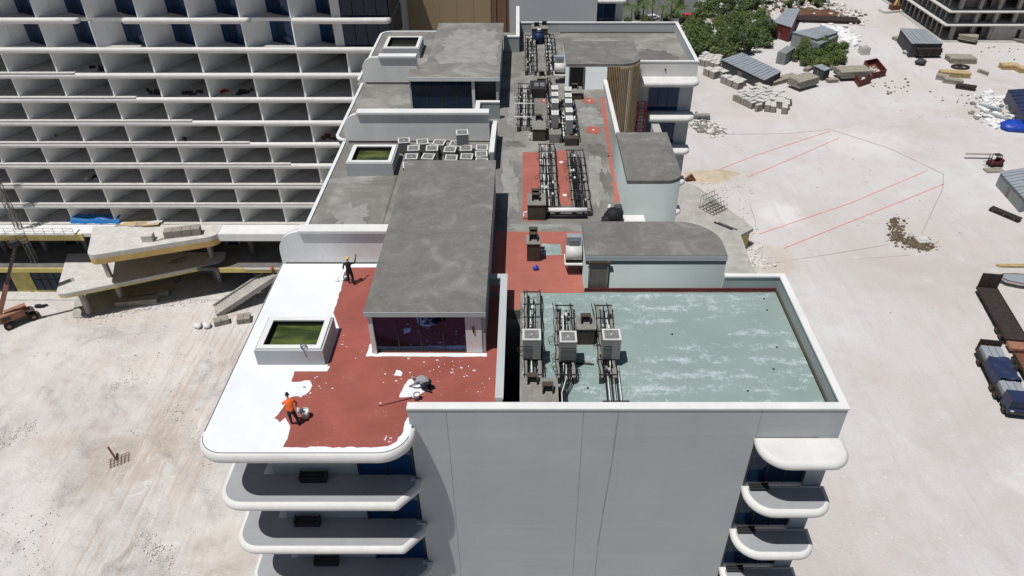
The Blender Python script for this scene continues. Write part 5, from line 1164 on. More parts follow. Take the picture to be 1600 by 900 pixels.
# scattered stones: uncountable
def stones(name, label, polys, n, rmin, rmax, m, seed, z=0.0):
    rg = random.Random(seed); b = B()
    for i in range(n):
        (u0, v0), (u1, v1), wd = rg.choice(polys); s = rg.random(); u = u0+(u1-u0)*s+rg.gauss(0, wd); v = v0+(v1-v0)*s+rg.gauss(0, wd*.5)
        x, y = gp(u, v, z); r = rmin+(rmax-rmin)*rg.random()**2.2; b.blob((x, y, z+r*.3+(.18 if x < -17 and 34 < y < 80 else 0)), r, 5, .35, rg, (rg.uniform(.8, 1.5), rg.uniform(.8, 1.3), .7))
    o = b.build(name, m, kind='stuff'); o['label'] = label; o['category'] = 'stones'; return o
stones('stones', 'loose pale stones scattered over the churned sand on the left', [((60, 560), (160, 530), 8), ((100, 640), (190, 600), 6), ((170, 610), (240, 660), 8), ((200, 560), (235, 700), 12), ((240, 700), (290, 800), 12), ((180, 800), (260, 880), 12), ((0, 700), (60, 660), 8), ((300, 830), (340, 770), 6), ((60, 470), (330, 560), 40), ((20, 860), (300, 720), 60), ((255, 590), (330, 770), 14)], 5200, .03, .13, 'stone', 3)
stones('stones', 'loose stones on the open yard on the right', [((1100, 290), (1160, 300), 14), ((1160, 310), (1178, 420), 6), ((1180, 420), (1195, 400), 6), ((1330, 720), (1450, 860), 60), ((1250, 240), (1500, 420), 70), ((1350, 120), (1500, 180), 40)], 900, .05, .24, 'stone', 4)
# ================================================================== SITE: RIGHT
def shed(name, label, px, zr, m_roof, m_wall, cat='shed', over=.25, seams=8, rg=random.Random(9)):
    pts = [gp(u, v, zr) for u, v in px]; c = Vector((sum(p[0] for p in pts)/4, sum(p[1] for p in pts)/4)); a = Vector(pts[1])-Vector(pts[0]); b_ = Vector(pts[3])-Vector(pts[0])
    area = a.x*b_.y-a.y*b_.x; P = pts if area > 0 else pts[::-1]
    t = thing(name, label, cat, (c.x, c.y, 0)); w_ = inset(P, over); n = 4
    for i in range(4):
        p, q = Vector(w_[i]), Vector(w_[(i+1) % 4]); B().bar((p.x, p.y, zr/2-.05), (q.x, q.y, zr/2-.05), .1, zr-.14).build('wall', m_wall, t)
    P0, P1, P2, P3 = [Vector(p) for p in P]
    for k in range(seams):     # roof in corrugated strips
        f0, f1 = k/seams, (k+1)/seams-.012; z = zr+.02*(k % 2)
        B().prism([tuple(P0+(P1-P0)*f0), tuple(P0+(P1-P0)*f1), tuple(P3+(P2-P3)*f1), tuple(P3+(P2-P3)*f0)], z-.08, z).build('roof_sheet', m_roof, t)
    p, q = Vector(w_[0]), Vector(w_[1]); d = (q-p).normalized(); 
    B().bar(tuple((*(p+(q-p)*.4), 1.05)), tuple((*(p+(q-p)*.5), 1.05)), .14, 2.0).build('door', 'door', t); return t
shed('site_shed', 'long blue grey flat roofed shed among the block pallets', ((1127, 93), (1195, 126), (1222, 112), (1160, 82)), 2.8, 'shedroof', 'shedwall', seams=14)
shed('site_shed', 'maroon walled shed with tilted grey roof beside the thicket', ((1208, 34), (1237, 43), (1250, 14), (1229, 13)), 4.4, 'shedroof', 'maroon', seams=6)
shed('site_shed', 'wide grey canopy shed in front of the white rubble', ((1237, 50), (1277, 61), (1311, 50), (1286, 40)), 4.2, 'shedroof', 'contgrey', seams=9)
shed('shipping_container', 'grey container lying along the near side of the wide canopy shed', ((1262, 62), (1281, 70), (1311, 55), (1297, 49)), 3.4, 'contgrey', 'contgrey', 'container', .06, 10)
shed('shipping_container', 'small pale grey container at the left edge of the second shrub clump', ((1215, 81), (1229, 84), (1243, 74), (1230, 71)), 3.2, 'contgrey', 'contgrey', 'container', .06, 6)
shed('site_hut', 'tiny dark hut with a pale roof at the foot of the second shrub clump', ((1271, 102), (1288, 111), (1299, 107), (1284, 100)), 2.8, 'shedroof', 'shedwall', 'hut', .2, 4)
shed('site_shed', 'broad pale sheet metal shelter in front of the concrete frame building', ((1425, 68), (1475, 68), (1445, 45), (1406, 44)), 4.0, 'shedroof', 'shedwall', seams=9)  # charcoal walls added to stand in for shade beneath the open canopy
shed('site_shed', 'dark blue grey shed cut by the right edge below the forklift', ((1562, 268), (1602, 312), (1650, 300), (1600, 262)), 3.0, 'shedroof', 'contgrey', seams=10)
shed('shipping_container', 'dark blue container cut by the right edge beside the blue tarpaulin', ((1575, 140), (1602, 185), (1640, 180), (1610, 138)), 3.0, 'truckblue', 'truckblue', 'container', .06, 8)
# block pallets
pal = thing('block_pallet', 'x', 'block pallet', (0, 0, 0), 0, 'pallets of concrete blocks'); ORG[pal.name] = (0, 0, 0)
pb = B().box(-.6, .6, -.6, .6, .12, 1.1); pb.build('block_cube', 'blockside', pal); B().box(-.62, .62, -.62, .62, 1.102, 1.2).build('top_course', 'block', pal); B().box(-.6, .6, -.55, -.4, 0.01, .119).box(-.6, .6, .4, .55, 0.01, .119).build('pallet_base', 'lumber', pal)
def palgrid(name, px, nr, nc, zt=1.7, skip=.03, seed=1):
    global pal_used
    rg = random.Random(seed); A, Bq, Cq, Dq = [Vector(gp(u, v, zt)) for u, v in px]
    for r_ in range(nr):
        for c in range(nc):
            if rg.random() < skip: continue
            f, g = (c+.5)/nc, (r_+.5)/nr; p = (A*(1-f)+Bq*f)*(1-g)+(Dq*(1-f)+Cq*f)*g; an = math.atan2((Bq-A).y, (Bq-A).x)+rg.uniform(-.04, .04)
            s = (A-Bq).length/nc/1.2*.86; s2 = (A-Dq).length/nr/1.2*.84
            lab = 'block pallet, %s from left, %s row, %s' % (ORD[c], ORD[r_], name); sc_ = (s, s2, rg.uniform(1.35, 1.7))
            if not pal_used: pal.location = (p.x, p.y, 0); pal.rotation_euler.z = an; pal.scale = sc_; pal['label'] = lab; pal_used = True
            else: clone(pal, (p.x, p.y, 0), an, lab, sc_)
pal_used = False
palgrid('large field by the long shed', ((1146, 147), (1185, 166), (1226, 143), (1186, 128)), 6, 9, seed=2)
palgrid('small group right of the large field', ((1192, 164), (1230, 168), (1238, 150), (1212, 140)), 3, 4, seed=3)
palgrid('cluster beside the far parapet corner', ((1089, 92), (1124, 101), (1128, 86), (1102, 79)), 4, 5, seed=4)
palgrid('strip along the long shed', ((1100, 108), (1156, 132), (1166, 124), (1112, 100)), 2, 6, seed=5, skip=.2)
palgrid('line by the right edge shed', ((1568, 283), (1600, 312), (1608, 300), (1578, 274)), 1, 5, seed=6, skip=0)
def lumberpile(name, label, u, v, l, w_, h, rz, m='lumber', layers=3, per=5, cat='lumber stack', legs=False):
    t = local(name, label, cat, u, v, rz); z0 = .9 if legs else .1
    for k in range(layers):
        for j in range(per):
            o = random.uniform(-.15, .15); B().box(-l/2+o, l/2+o, -w_/2+j*w_/per+.02, -w_/2+(j+1)*w_/per-.03, z0+k*(h+.16), z0+k*(h+.16)+h).build('plank', m, t)
        for x in (-l*.35, 0, l*.35): B().box(x-.08, x+.08, -w_/2, w_/2, z0+k*(h+.16)-.1, z0+k*(h+.16)-.005).build('bearer', 'lumber', t)
    if legs:
        for x in (-l*.4, l*.4):
            for y in (-w_*.42, w_*.42): B().bar((x, y, 0.01), (x, y, .8), .12).build('leg', 'rustdark', t)
    return t
for a in (('formwork_rack', 'tall grey formwork rack right of the pallet field', 1253, 136, 7.0, 4.2, .5, .55, 'lumber', 3, 4, 'formwork', True),
          ('formwork_rack', 'grey formwork rack in front of the left maroon skip', 1330, 122, 8.5, 4.5, .45, .12, 'lumber', 3, 4, 'formwork', True),
          ('lumber_stack', 'long grey plank pile between the long shed and the formwork rack', 1222, 127, 9, 2.6, .4, .55, 'lumber', 2, 4),
          ('formwork_rack', 'dark rack of framed panels before the sheet metal shelter', 1445, 88, 7.0, 3.6, .5, .02, 'rustdark', 3, 3, 'formwork', True),
          ('lumber_stack', 'fresh tan plank stack behind the row of grey bundles on the right', 1490, 119, 7.5, 2.4, .3, -.2, 'lumber2', 3, 5),
          ('lumber_stack', 'olive boarded crate stack right of the framed panels', 1500, 96, 7.0, 4.0, .6, -.05, 'lumber', 2, 4),
          ('lumber_stack', 'first grey bundle of the short row on the right yard', 1472, 124, 3.0, 2.0, .5, -.5, 'lumber', 2, 3),
          ('lumber_stack', 'middle grey bundle of the short row on the right yard', 1488, 130, 4.5, 1.8, .45, -.45, 'lumber', 2, 3),
          ('lumber_stack', 'last dark bundle of the short row on the right yard', 1508, 139, 4.5, 1.8, .4, -.45, 'rustdark', 2, 3),
          ('lumber_stack', 'tan crate stack standing alone left of the right edge', 1576, 107, 4.6, 2.4, .5, 0, 'lumber2', 2, 3),
          ('lumber_stack', 'half hidden tan crate stack at the very right edge', 1602, 112, 4.6, 2.4, .5, 0, 'lumber2', 2, 3),
          ('lumber_stack', 'pale slab bundle leaning by the concrete frame building corner', 1510, 66, 5.0, 3.2, .35, -.6, 'lumber', 3, 3, 'lumber stack', True),
          ('steel_bundle', 'dark bundle of steel sections below the shed at the right edge', 1569, 337, 5.5, 1.4, .22, -.95, 'rustdark', 2, 5, 'steel bundle'),
          ('timber_beam', 'long tan beam pair pointing left above the parked trailers', 1590, 417, 7.0, .7, .35, .0, 'lumber2', 1, 2, 'beam'),
          ('rust_steel_stack', 'long rusty steel lengths behind the wide canopy shed', 1290, 33, 20, 5, .35, -.12, 'rustdark', 2, 9, 'steel stack'),
          ('rust_steel_stack', 'rusty steel lengths farther back near the thicket', 1265, 22, 18, 6, .3, .05, 'rust', 1, 11, 'steel stack')):
    lumberpile(*a)
stones('scrap_field', 'mixed brown scrap and brush behind the sheds at the top', [((1190, 8), (1330, 30), 12), ((1240, 18), (1340, 24), 8), ((1200, 2), (1300, 6), 8)], 500, .2, .8, 'brush', 23)
stones('scrap_field', 'pale concrete scrap behind the sheds at the top', [((1240, 5), (1330, 20), 12), ((1300, 10), (1345, 36), 8)], 260, .2, .8, 'stone', 24)
stones('rubble_heap', 'grey rubble heaped at both sides of the concrete stair', [((342, 487), (400, 446), 5), ((352, 470), (405, 436), 4)], 420, .08, .4, 'stonedark', 25)
stones('rubble_heap', 'pale crumbled concrete along the edge of the entrance base', [((120, 500), (430, 452), 4)], 300, .06, .25, 'stone', 26)
stones('scrap_field', 'dark offcuts strewn across the upper right yard', [((1360, 128), (1420, 140), 14), ((1470, 150), (1540, 160), 12), ((1540, 70), (1600, 90), 12), ((1400, 60), (1440, 75), 8)], 110, .08, .4, 'brush', 27)
for k, (u, v, l, w_, rz, m, lab) in enumerate(((1404, 62, 3.5, 2, .3, 'lumber', 'pale low board stack left of the sheet metal shelter'), (1418, 84, 2.6, 1.8, .5, 'block', 'pale slab pile left of the framed panels'), (1545, 172, 5, 1.2, -.7, 'shedroof', 'grey metal sheets on the rubble left of the blue tarpaulin'), (1556, 185, 5.5, 1.2, -.9, 'steel', 'leaning pale sheets just above the blue tarpaulin'), (1535, 115, 3.0, .8, -1.1, 'lumber', 'short curved plank pile above the white bag heap'), (1300, 128, 3, 1.5, .2, 'lumber', 'plank pile between the dark hut and the formwork rack'), (1262, 110, 3, 1.4, .8, 'blockside', 'brown board pile below the small shrub clump'), (1116, 118, 5, .5, -.5, 'lumber2', 'thin tan poles lying before the tan pallets'), (1130, 122, 5, .5, -.45, 'lumber', 'thin grey poles lying before the tan pallets'), (1585, 65, 6, 1, -.6, 'stonedark', 'grey beams beside the unfinished building door'))):
    lumberpile('lumber_stack', lab, u, v, l, w_, .3, rz, m, 2, 3)
def skip(label, px, h=1.6):
    P = [Vector(gp(u, v, h)) for u, v in px]; t = thing('waste_skip', label, 'skip', (P[0].x, P[0].y, 0), 0, 'maroon skips')
    a = (P[1]-P[0]); area = a.x*(P[3]-P[0]).y-a.y*(P[3]-P[0]).x; P = P if area > 0 else P[::-1]
    for i in range(4): p, q = P[i], P[(i+1) % 4]; B().bar((p.x, p.y, h/2+.1), (q.x, q.y, h/2+.1), .16, h-.1).build('side', 'maroon', t); B().bar((p.x, p.y, h+.1), (q.x, q.y, h+.1), .3, .14).build('rim', 'maroon', t)
    B().prism([tuple(p) for p in inset([tuple(p) for p in P], .1)], .05, .25).build('floor', 'rust', t); b = B(); c = sum((Vector(p) for p in P), Vector((0, 0)))/4; rg = random.Random(3)
    for i in range(12): b.blob((c.x+rg.uniform(-1.2, 1.2), c.y+rg.uniform(-2, 2), .5), rg.uniform(.3, .6), 6, .3, rg)
    b.build('rubble_load', 'stone', t, kind='stuff')
skip('maroon skip farther right, open and half full', ((1351, 96), (1364, 115), (1385, 110), (1370, 92))); skip('maroon skip nearer the formwork rack', ((1329, 107), (1344, 127), (1362, 121), (1343, 104)))
lab = {}
t = local('concrete_cube', 'single grey concrete cube on the sand between shrubs and skips', 'block', 1349, 84, .1); B().box(-1.2, 1.2, -1.2, 1.2, .01, 2.0).build('cube', 'block', t); B().box(-1.0, 1.0, -1.0, 1.0, 2.002, 2.1).build('top', 'raw', t)
stones('rubble_heap', 'heap of white rubble behind the wide canopy shed', [((1292, 44), (1335, 62), 7), ((1300, 50), (1335, 70), 6), ((1310, 46), (1330, 66), 6)], 420, .3, 1.0, 'sheetwhite', 7)
stones('rubble_heap', 'grey stone rubble scattered beside the far block balconies', [((1090, 180), (1112, 212), 5), ((1080, 195), (1125, 205), 8)], 160, .2, .7, 'stonedark', 8)
stones('rubble_heap', 'white stone rubble mixed beside the far block balconies', [((1085, 182), (1122, 210), 8)], 160, .2, .6, 'stone', 9)
stones('rubble_heap', 'pile of white bags and rubble left of the blue tarpaulin', [((1540, 150), (1565, 165), 10), ((1545, 178), (1570, 195), 10)], 220, .3, .9, 'sheetwhite', 10)
stones('rubble_heap', 'grey scrap mixed into the pile left of the blue tarpaulin', [((1535, 170), (1575, 195), 12)], 120, .3, .8, 'stonedark', 12)
stones('brush_pile', 'flattened pile of dark brush and soil on the open yard', [((1398, 342), (1402, 375), 6), ((1400, 372), (1455, 385), 8), ((1420, 378), (1450, 388), 8)], 700, .08, .34, 'brush', 13)
stones('brush_pile', 'earth crumbs below the yellow podium corner', [((1176, 380), (1190, 420), 6)], 260, .1, .45, 'stone', 15)
t = local('concrete_pad', 'small pale slab on the flattened brush pile', 'slab', 1441, 377, .1); B().box(-1.1, 1.1, -1, 1, .02, .4).build('slab', 'block', t); B().box(-.6, .6, -.5, .5, .402, .5).build('cap', 'block', t)
t = local('slab_bench', 'grey bench shaped slab among rubble by the far block balconies', 'slab', 1094, 186, 0); B().box(-2.1, 2.1, -.7, .7, .5, 1.1).build('slab', 'stonedark', t); B().box(-1.8, -1.3, -.6, .6, .01, .498).box(1.3, 1.8, -.6, .6, .01, .498).build('leg', 'stonedark', t)
# sand mound, rebar cage, pipes on the podium
b = B(); n = 30; cx, cy = gp(1112, 275, 0); rg = random.Random(21)
for i in range(n+1):
    for j in range(n+1):
        x, y = -1+2*i/n, -1+2*j/n; aa = math.atan2(y, x); r = math.hypot(x, y)/(.72+.16*math.sin(2*aa+1)+.1*math.sin(3*aa)+.07*math.sin(7*aa)); h = max(0, 1-r**1.5)*.6*(1+.35*math.sin(x*5+1)+.3*math.sin(y*6))+rg.uniform(-.05, .05)*(r < .9)
        b.v.append((cx+x*6.5, cy+y*4.5, max(-.05, h-.04)))
for i in range(n):
    for j in range(n): k = i*(n+1)+j; b.face([k, k+n+1, k+n+2, k+1], True)
o = b.build('sand_mound', 'sandpile', org=(cx, cy, 0)); tag(o, 'tan sand mound beyond the podium deck on the right', 'mound')
t = local('rebar_cage', 'black rebar cage of standing frames on the podium deck', 'rebar cage', 1114, 326, .65, 4.0)
for k in range(5):
    y = -1.6+.8*k; h = 1.0+.35*k; b = B()
    for i in range(6): x = -1.8+.72*i; b.bar((x, y, .05), (x, y, .05+h), .05)
    b.bar((-1.8, y, .05+h), (1.8, y, .05+h), .06); b.bar((-1.8, y, .1), (1.8, y, .1), .06); b.build('frame', 'rustdark', t)
for i in range(6): x = -1.8+.72*i; B().bar((x, -1.9, .04), (x, 1.9, .04), .05).build('base_bar', 'rustdark', t)
t = local('pipe_pair', 'two dark pipes lying on the podium deck next to the near stair block', 'pipes', 1131, 353, -.75, 4.0)
for k in range(2): B().tube((-1.8+.6*k, -.25+.5*k, .15), (1.8+.6*k, -.2+.5*k, .15), .14).build('pipe', ('dark_metal', 'tray')[k], t)
t = local('rust_machine', 'rusty brown breaker attachment at the foot of the sand mound', 'machine', 1077, 282, .3); b = B().bar((-.9, 0, .3), (.6, .2, 1.1), .5).bar((.4, .2, 1.0), (1.0, -.5, .1), .4).box(-.4, .5, -.5, .4, .02, .6); b.build('arm', 'rust', t); B().tube((-.6, -.4, .3), (-.6, .4, .3), .3, n=10).build('roller', 'rustdark', t)
# marking strings on the yard
def gline(label, pts, m, w_=.14):
    P = [Vector(gp(u, v, 0)) for u, v in pts]; b = B()
    for p, q in zip(P, P[1:]): b.bar((p.x, p.y, .03), (q.x, q.y, .03), w_, .03)
    o = b.build('marking_string', m, kind='structure'); return o
gline('', [(1088, 279), (1180, 243), (1300, 204)], 'pinkline', .17); gline('', [(1168, 277), (1240, 247), (1312, 215)], 'pinkline', .17); gline('', [(1186, 366), (1330, 317), (1450, 266)], 'pinkline', .17); gline('', [(1225, 388), (1350, 338), (1474, 288)], 'pinkline', .2)
gline('', [(1135, 210), (1230, 209), (1298, 202)], 'greyline', .12); gline('', [(1300, 203), (1390, 232), (1474, 272)], 'greyline', .22); gline('', [(1474, 272), (1473, 295), (1440, 365)], 'greyline', .18)
gline('', [(1180, 415), (1300, 397), (1388, 382)], 'greyline', .12); gline('', [(1210, 411), (1310, 407), (1420, 399)], 'greyline', .08); gline('', [(1172, 320), (1180, 345), (1182, 362)], 'greyline', .12)
# trucks and trailers
def wheelset(t, xs, w_, r=.5):
    for y in xs:
        for s in (-1, 1):
            wh = B().tube((s*w_/2-.18, y, r), (s*w_/2+.18, y, r), r, n=16).build('wheel', 'black', t); B().tube((s*w_/2-.2, y, r), (s*w_/2+.2, y, r), r*.5, n=10).build('rim', 'rust', wh)
def trailer(label, u0, v0, u1, v1, w_, m, z=1.35, bulk=2.0):
    a, c = Vector(gp(u0, v0, z)), Vector(gp(u1, v1, z)); L_ = (a-c).length; rz = math.atan2((a-c).y, (a-c).x)-math.pi/2
    t = thing('flatbed_trailer', label, 'trailer', (c.x, c.y, 0), rz); ORG[t.name] = (0, 0, 0)
    n = 10
    for i in range(n): B().box(-w_/2, w_/2, L_*i/n+.015, L_*(i+1)/n-.015, z-.12, z).build('deck_board', m, t)
    for s in (-1, 1):
        B().box(s*w_/2-.06, s*w_/2+.06, 0, L_, z-.35, z+.1).build('side_rail', 'rustdark', t); B().box(s*w_*.25-.1, s*w_*.25+.1, .2, L_-.2, z-.65, z-.13).build('chassis_beam', 'rustdark', t)
        for i in range(7): B().box(s*(w_/2+.09)-.03, s*(w_/2+.09)+.03, L_*(i+.5)/7, L_*(i+.5)/7+.12, z-.3, z+.05).build('stake_pocket', 'rust', t)
    B().box(-w_/2, w_/2, L_-.12, L_, z+.01, z+bulk).build('bulkhead', m, t)
    for s in (-.5, 0, .5): B().box(s*w_*.8-.06, s*w_*.8+.06, L_-.2, L_-.121, z+.01, z+bulk).build('bulkhead_rib', 'rustdark', t)
    return t, L_
t1, l1 = trailer('empty dark brown flatbed trailer with upright bulkhead parked at the right edge', 1542, 449, 1590, 531, 3.0, 'rustdark', bulk=2.7)
wheelset(t1, (1.6, 3.0), 3.0, .62); B().box(-1.4, 1.4, -1.8, -.1, .6, 1.1).build('rear_frame', 'boom', t1)
B().bar((-1.1, l1-2, .01), (-1.1, l1-2, .9), .2).bar((1.1, l1-2, .01), (1.1, l1-2, .9), .2).build('landing_leg', 'rustdark', t1)
t2, l2 = trailer('flatbed truck loaded with grey bundles and a blue tarpaulin at the lower right edge', 1543, 545, 1583, 622, 3.1, 'rustdark', bulk=1.7)
wheelset(t2, (1.2, 2.6, l2-2.2), 3.1, .6)
B().box(-1.45, 1.45, -2.6, -.15, .75, 1.5).box(-1.45, 1.45, -2.3, -.15, 1.5, 2.9).build('cab', 'truckblue', t2); B().box(-1.3, 1.3, -2.34, -2.305, 1.9, 2.7).build('windscreen', 'glass', t2); B().box(-1.2, 1.2, -2.68, -2.6, .8, 1.3).build('grille', 'dark_metal', t2); wheelset(t2, (-1.5,), 2.7, .55)
for s in (-1, 1): B().box(s*1.05-.2, s*1.05+.2, -2.7, -2.61, 1.32, 1.48).build('headlight', 'pipe_white', t2)
def load(tt, label, y0, y1, nx, h):
    a = thing('cargo_bundle', label, 'cargo', tt.location, tt.rotation_euler.z); ORG[a.name] = (0, 0, 0)
    for i in range(nx):
        for k in range(2): B().box(-1.4+2.8*i/nx+.03, -1.4+2.8*(i+1)/nx-.05, y0+.1*(i % 2), y1-.1*(k % 2), 1.36+k*h/2, 1.36+(k+1)*h/2-.02).build('bundle', 'shedroof' if k else 'contgrey', a)
load(t2, 'grey bundles against the bulkhead of the loaded truck', l2*.66, l2*.97, 3, .9); load(t2, 'grey bundles nearest the cab of the loaded truck', 0.1, l2*.34, 3, .9)
tp = thing('tarpaulin', 'dark blue tarpaulin over the middle of the loaded truck', 'tarpaulin', t2.location, t2.rotation_euler.z); ORG[tp.name] = (0, 0, 0)
b = B(); n = 16; rg = random.Random(5)
for i in range(n+1):
    for j in range(n+1):
        x = -1.75+3.5*i/n; y = l2*.22+l2*.45*j/n; e = max(0, abs(x)-1.4); b.v.append((x*(1 if e == 0 else .94), y+rg.uniform(-.1, .1), 2.72-e*4.2+.1*math.sin(i*.6+j*.5)+.05*math.sin(j*1.3)+rg.uniform(-.02, .02)))
for i in range(n):
    for j in range(n): k = i*(n+1)+j; b.face([k, k+n+1, k+n+2, k+1], True)
b.build('sheet', 'truckblue', tp)
t3, l3 = trailer('rusty trailer chassis mostly outside the right edge between the two parked trailers', 1601, 552, 1640, 620, 3.0, 'rust', z=1.2, bulk=.5); wheelset(t3, (1.0, 2.4, l3-2.4, l3-1.0), 3.0, .6)
# boat, forklift, tarpaulin
t = local('small_boat', 'white hulled small boat with grey cover at the right edge above the trailers', 'boat', 1598, 446, -.15)
sec = [(-4.2, .15, 1.5, 1.2), (-3, 1.0, 1.3, .5), (-1, 1.4, 1.25, .3), (1.5, 1.45, 1.2, .25), (3.5, 1.35, 1.2, .3)]; hb = B(); dk = B(); m_ = 9
for x, w_, zt, zk in sec:
    for i in range(m_): a = math.pi*i/(m_-1); hb.v.append((x, -w_*math.cos(a), zt-(zt-zk)*math.sin(a)))
for k in range(len(sec)-1):
    for i in range(m_-1): hb.face([k*m_+i, (k+1)*m_+i, (k+1)*m_+i+1, k*m_+i+1], True)
hb.face([4*m_+i for i in range(m_)], False); hb.build('hull', 'carpaint', t)
dk.add([(x, s*w_*.97, zt+.03) for x, w_, zt, zk in sec for s in (-1, 1)], [(2*k, 2*k+2, 2*k+3, 2*k+1) for k in range(4)]); dk.build('deck_cover', 'shedroof', t)
for s in (-1, 1): B().path([(x, s*w_, zt+.04) for x, w_, zt, zk in sec], .07).build('gunwale', 'maroon', t)
B().bar((-2, 0, .02), (-2, 0, .5), .25).bar((2, 0, .02), (2, 0, .4), .25).build('cradle', 'lumber', t)
t = local('forklift', 'small dark red forklift carrying a long pale board on the right yard', 'forklift', 1553, 259, .1)
B().box(-1.3, 1.3, -.75, .75, .45, 1.15).box(.5, 1.4, -.7, .7, 1.15, 1.6).build('body', 'maroon', t)
for x in (-.9, .95):
    for s in (-.8, .8): B().tube((x, s-.15, .42), (x, s+.15, .42), .42, n=14).build('wheel', 'black', t)
cg = B()
for x in (-.7, .6):
    for s in (-.6, .6): cg.bar((x, s, 1.15), (x, s, 2.5), .08)
cg.box(-.8, .7, -.68, .68, 2.5, 2.56); cg.build('overhead_guard', 'rustdark', t); B().bar((-1.5, -.4, .1), (-1.5, -.4, 2.4), .12).bar((-1.5, .4, .1), (-1.5, .4, 2.4), .12).build('mast', 'rustdark', t); B().box(-2.5, -1.57, -.5, -.3, .95, 1.0).box(-2.5, -1.57, .3, .5, .95, 1.0).build('fork', 'rustdark', t); B().box(-.1, .4, -.3, .3, 1.16, 1.7).build('seat', 'black', t)
t = local('long_board', 'long pale board balanced on the forks of the red forklift', 'board', 1527, 248, -.04, 0.0); B().box(-2.9, 2.9, -.3, .3, 1.02, 1.14).build('plank', 'block', t); B().box(-2.8, 2.8, -.25, .25, 1.142, 1.2).build('plank', 'lumber', t)
t = local('board_pallet', 'low pallet of grey slabs at the front of the red forklift', 'pallet', 1552, 267, .1); 
for k in range(3): B().box(-1.9, 1.9, -.9+.6*k, -.4+.6*k, .02, .35).build('slab', 'lumber', t)
b = B(); b.smooth = True; rg = random.Random(31); x, y = gp(1583, 201, 0)
b.blob((x, y, .5), 3.2, 16, .12, rg, (1.0, .8, .45)); b.blob((x+4, y-1.2, .4), 2.8, 16, .12, rg, (1.0, .7, .4)); o = b.build('tarpaulin', 'blue', org=(x, y, 0)); tag(o, 'bright blue tarpaulin heap on the right below the dark blue container', 'tarpaulin')
t = local('tyre_ring', 'dark round ring beside the olive crate stack', 'ring', 1500, 106, 0); B().path([(2.2*math.cos(i*.393), 1.4*math.sin(i*.393), .3) for i in range(17)], .3, 8).build('ring', 'rustdark', t); B().tube((0, 0, .02), (0, 0, .2), .8, n=14).build('core', 'rustdark', t)
t = local('dark_sack', 'dark lumpy sack left of the framed panels on the right yard', 'sack', 1437, 101, 0); b = B(); b.smooth = True; b.blob((0, 0, .8), 1.2, 10, .2, random.Random(12), (1.2, 1, .8)); b.build('sack', 'shedwall', t); B().tube((.2, 0, 1.5), (.3, .1, 1.9), .2).build('neck', 'shedwall', t)
t = local('crane_base', 'yellow brown machine base at the left foot of the concrete frame building', 'machine', 1398, 18, .2)
B().box(-5, 5, -1.6, 1.6, .02, .7).build('base', 'block', t); B().bar((-1, 0, .7), (1.5, .5, 7), .7).bar((1, 0, .7), (-.5, .3, 6), .5).build('arm', 'ochre', t); B().box(-2, 1, -1, 1, .72, 2.2).build('engine', 'rust', t)
# asphalt lot, cars and planting at the top
B().sheet([gp(955, 32), gp(1075, 36), gp(1095, -10), gp(955, -10)], .02).build('road', 'asphalt', kind='structure')
def car(label, u, v, rz, m):
    t = local('parked_car', label, 'car', u, v, rz)
    prof = [(-2.1, .35), (2.1, .35), (2.15, .75), (1.3, .95), (.6, 1.45), (-1.1, 1.47), (-1.7, 1.0), (-2.1, .9)]; b = B(); n = len(prof)
    b.v = [(x, -.85, z) for x, z in prof]+[(x, .85, z) for x, z in prof]; b.face(list(range(n)), False); b.face([n+i for i in reversed(range(n))], False)
    for i in range(n): j = (i+1) % n; b.face([i, n+i, n+j, j], False)
    b.build('body', m, t); B().quad((.62, -.75, 1.44), (1.27, -.75, .98), (1.27, .75, .98), (.62, .75, 1.44)).build('windscreen', 'glass', t)
    for s in (-1, 1): B().box(-1.3, .6, s*.86-.005, s*.86+.005, 1.02, 1.38).build('side_window', 'glass', t)
    for x in (-1.3, 1.35):
        for s in (-1, 1): wh = B().tube((x, s*.75, .32), (x, s*.92, .32), .32, n=14).build('wheel', 'black', t); B().tube((x, s*.76, .32), (x, s*.93, .32), .17, n=10).build('rim', 'steel', wh)
car('white car parked under the palms beyond the far parapet', 1020, 30, .3, 'carpaint'); car('red car partly hidden at the left edge of the thicket', 1076, 29, .05, 'redpaint'); car('second red car end to end with the one by the thicket', 1087, 29, -.05, 'redpaint')
# ---- vegetation
def leafcloud(n, rx, ry, rz_, z0, s, seed, lobes=9):
    rg = random.Random(seed); b = B(); L_ = []
    for i in range(lobes):
        a = rg.uniform(0, 6.283); q = rg.uniform(.0, .75); L_.append((q*rx*math.cos(a), q*ry*math.sin(a), z0+rz_*rg.uniform(.15, .95-.45*q), rg.uniform(.28, .5)))
    for i in range(n):
        cx, cy, cz, lr = L_[rg.randrange(lobes)]
        while True:
            x, y, z = rg.uniform(-1, 1), rg.uniform(-1, 1), rg.uniform(-1, 1); d2 = x*x+y*y+z*z
            if .35 < d2 < 1: break
        c = Vector((cx+x*lr*rx, cy+y*lr*ry, max(.05, cz+z*lr*rz_*.8))); nv = Vector((x+rg.uniform(-.6, .6), y+rg.uniform(-.6, .6), abs(z)+rg.uniform(0, .9))).normalized()
        a = nv.orthogonal().normalized(); a = (Matrix.Rotation(rg.uniform(0, 6.28), 3, nv) @ a); bb = nv.cross(a); k = s*rg.uniform(.6, 1.3)
        b.add([c-a*k, c-bb*k*.5+a*.1*k, c+a*k, c+bb*k*.5], [(0, 1, 2, 3)])
    return b
shr = []
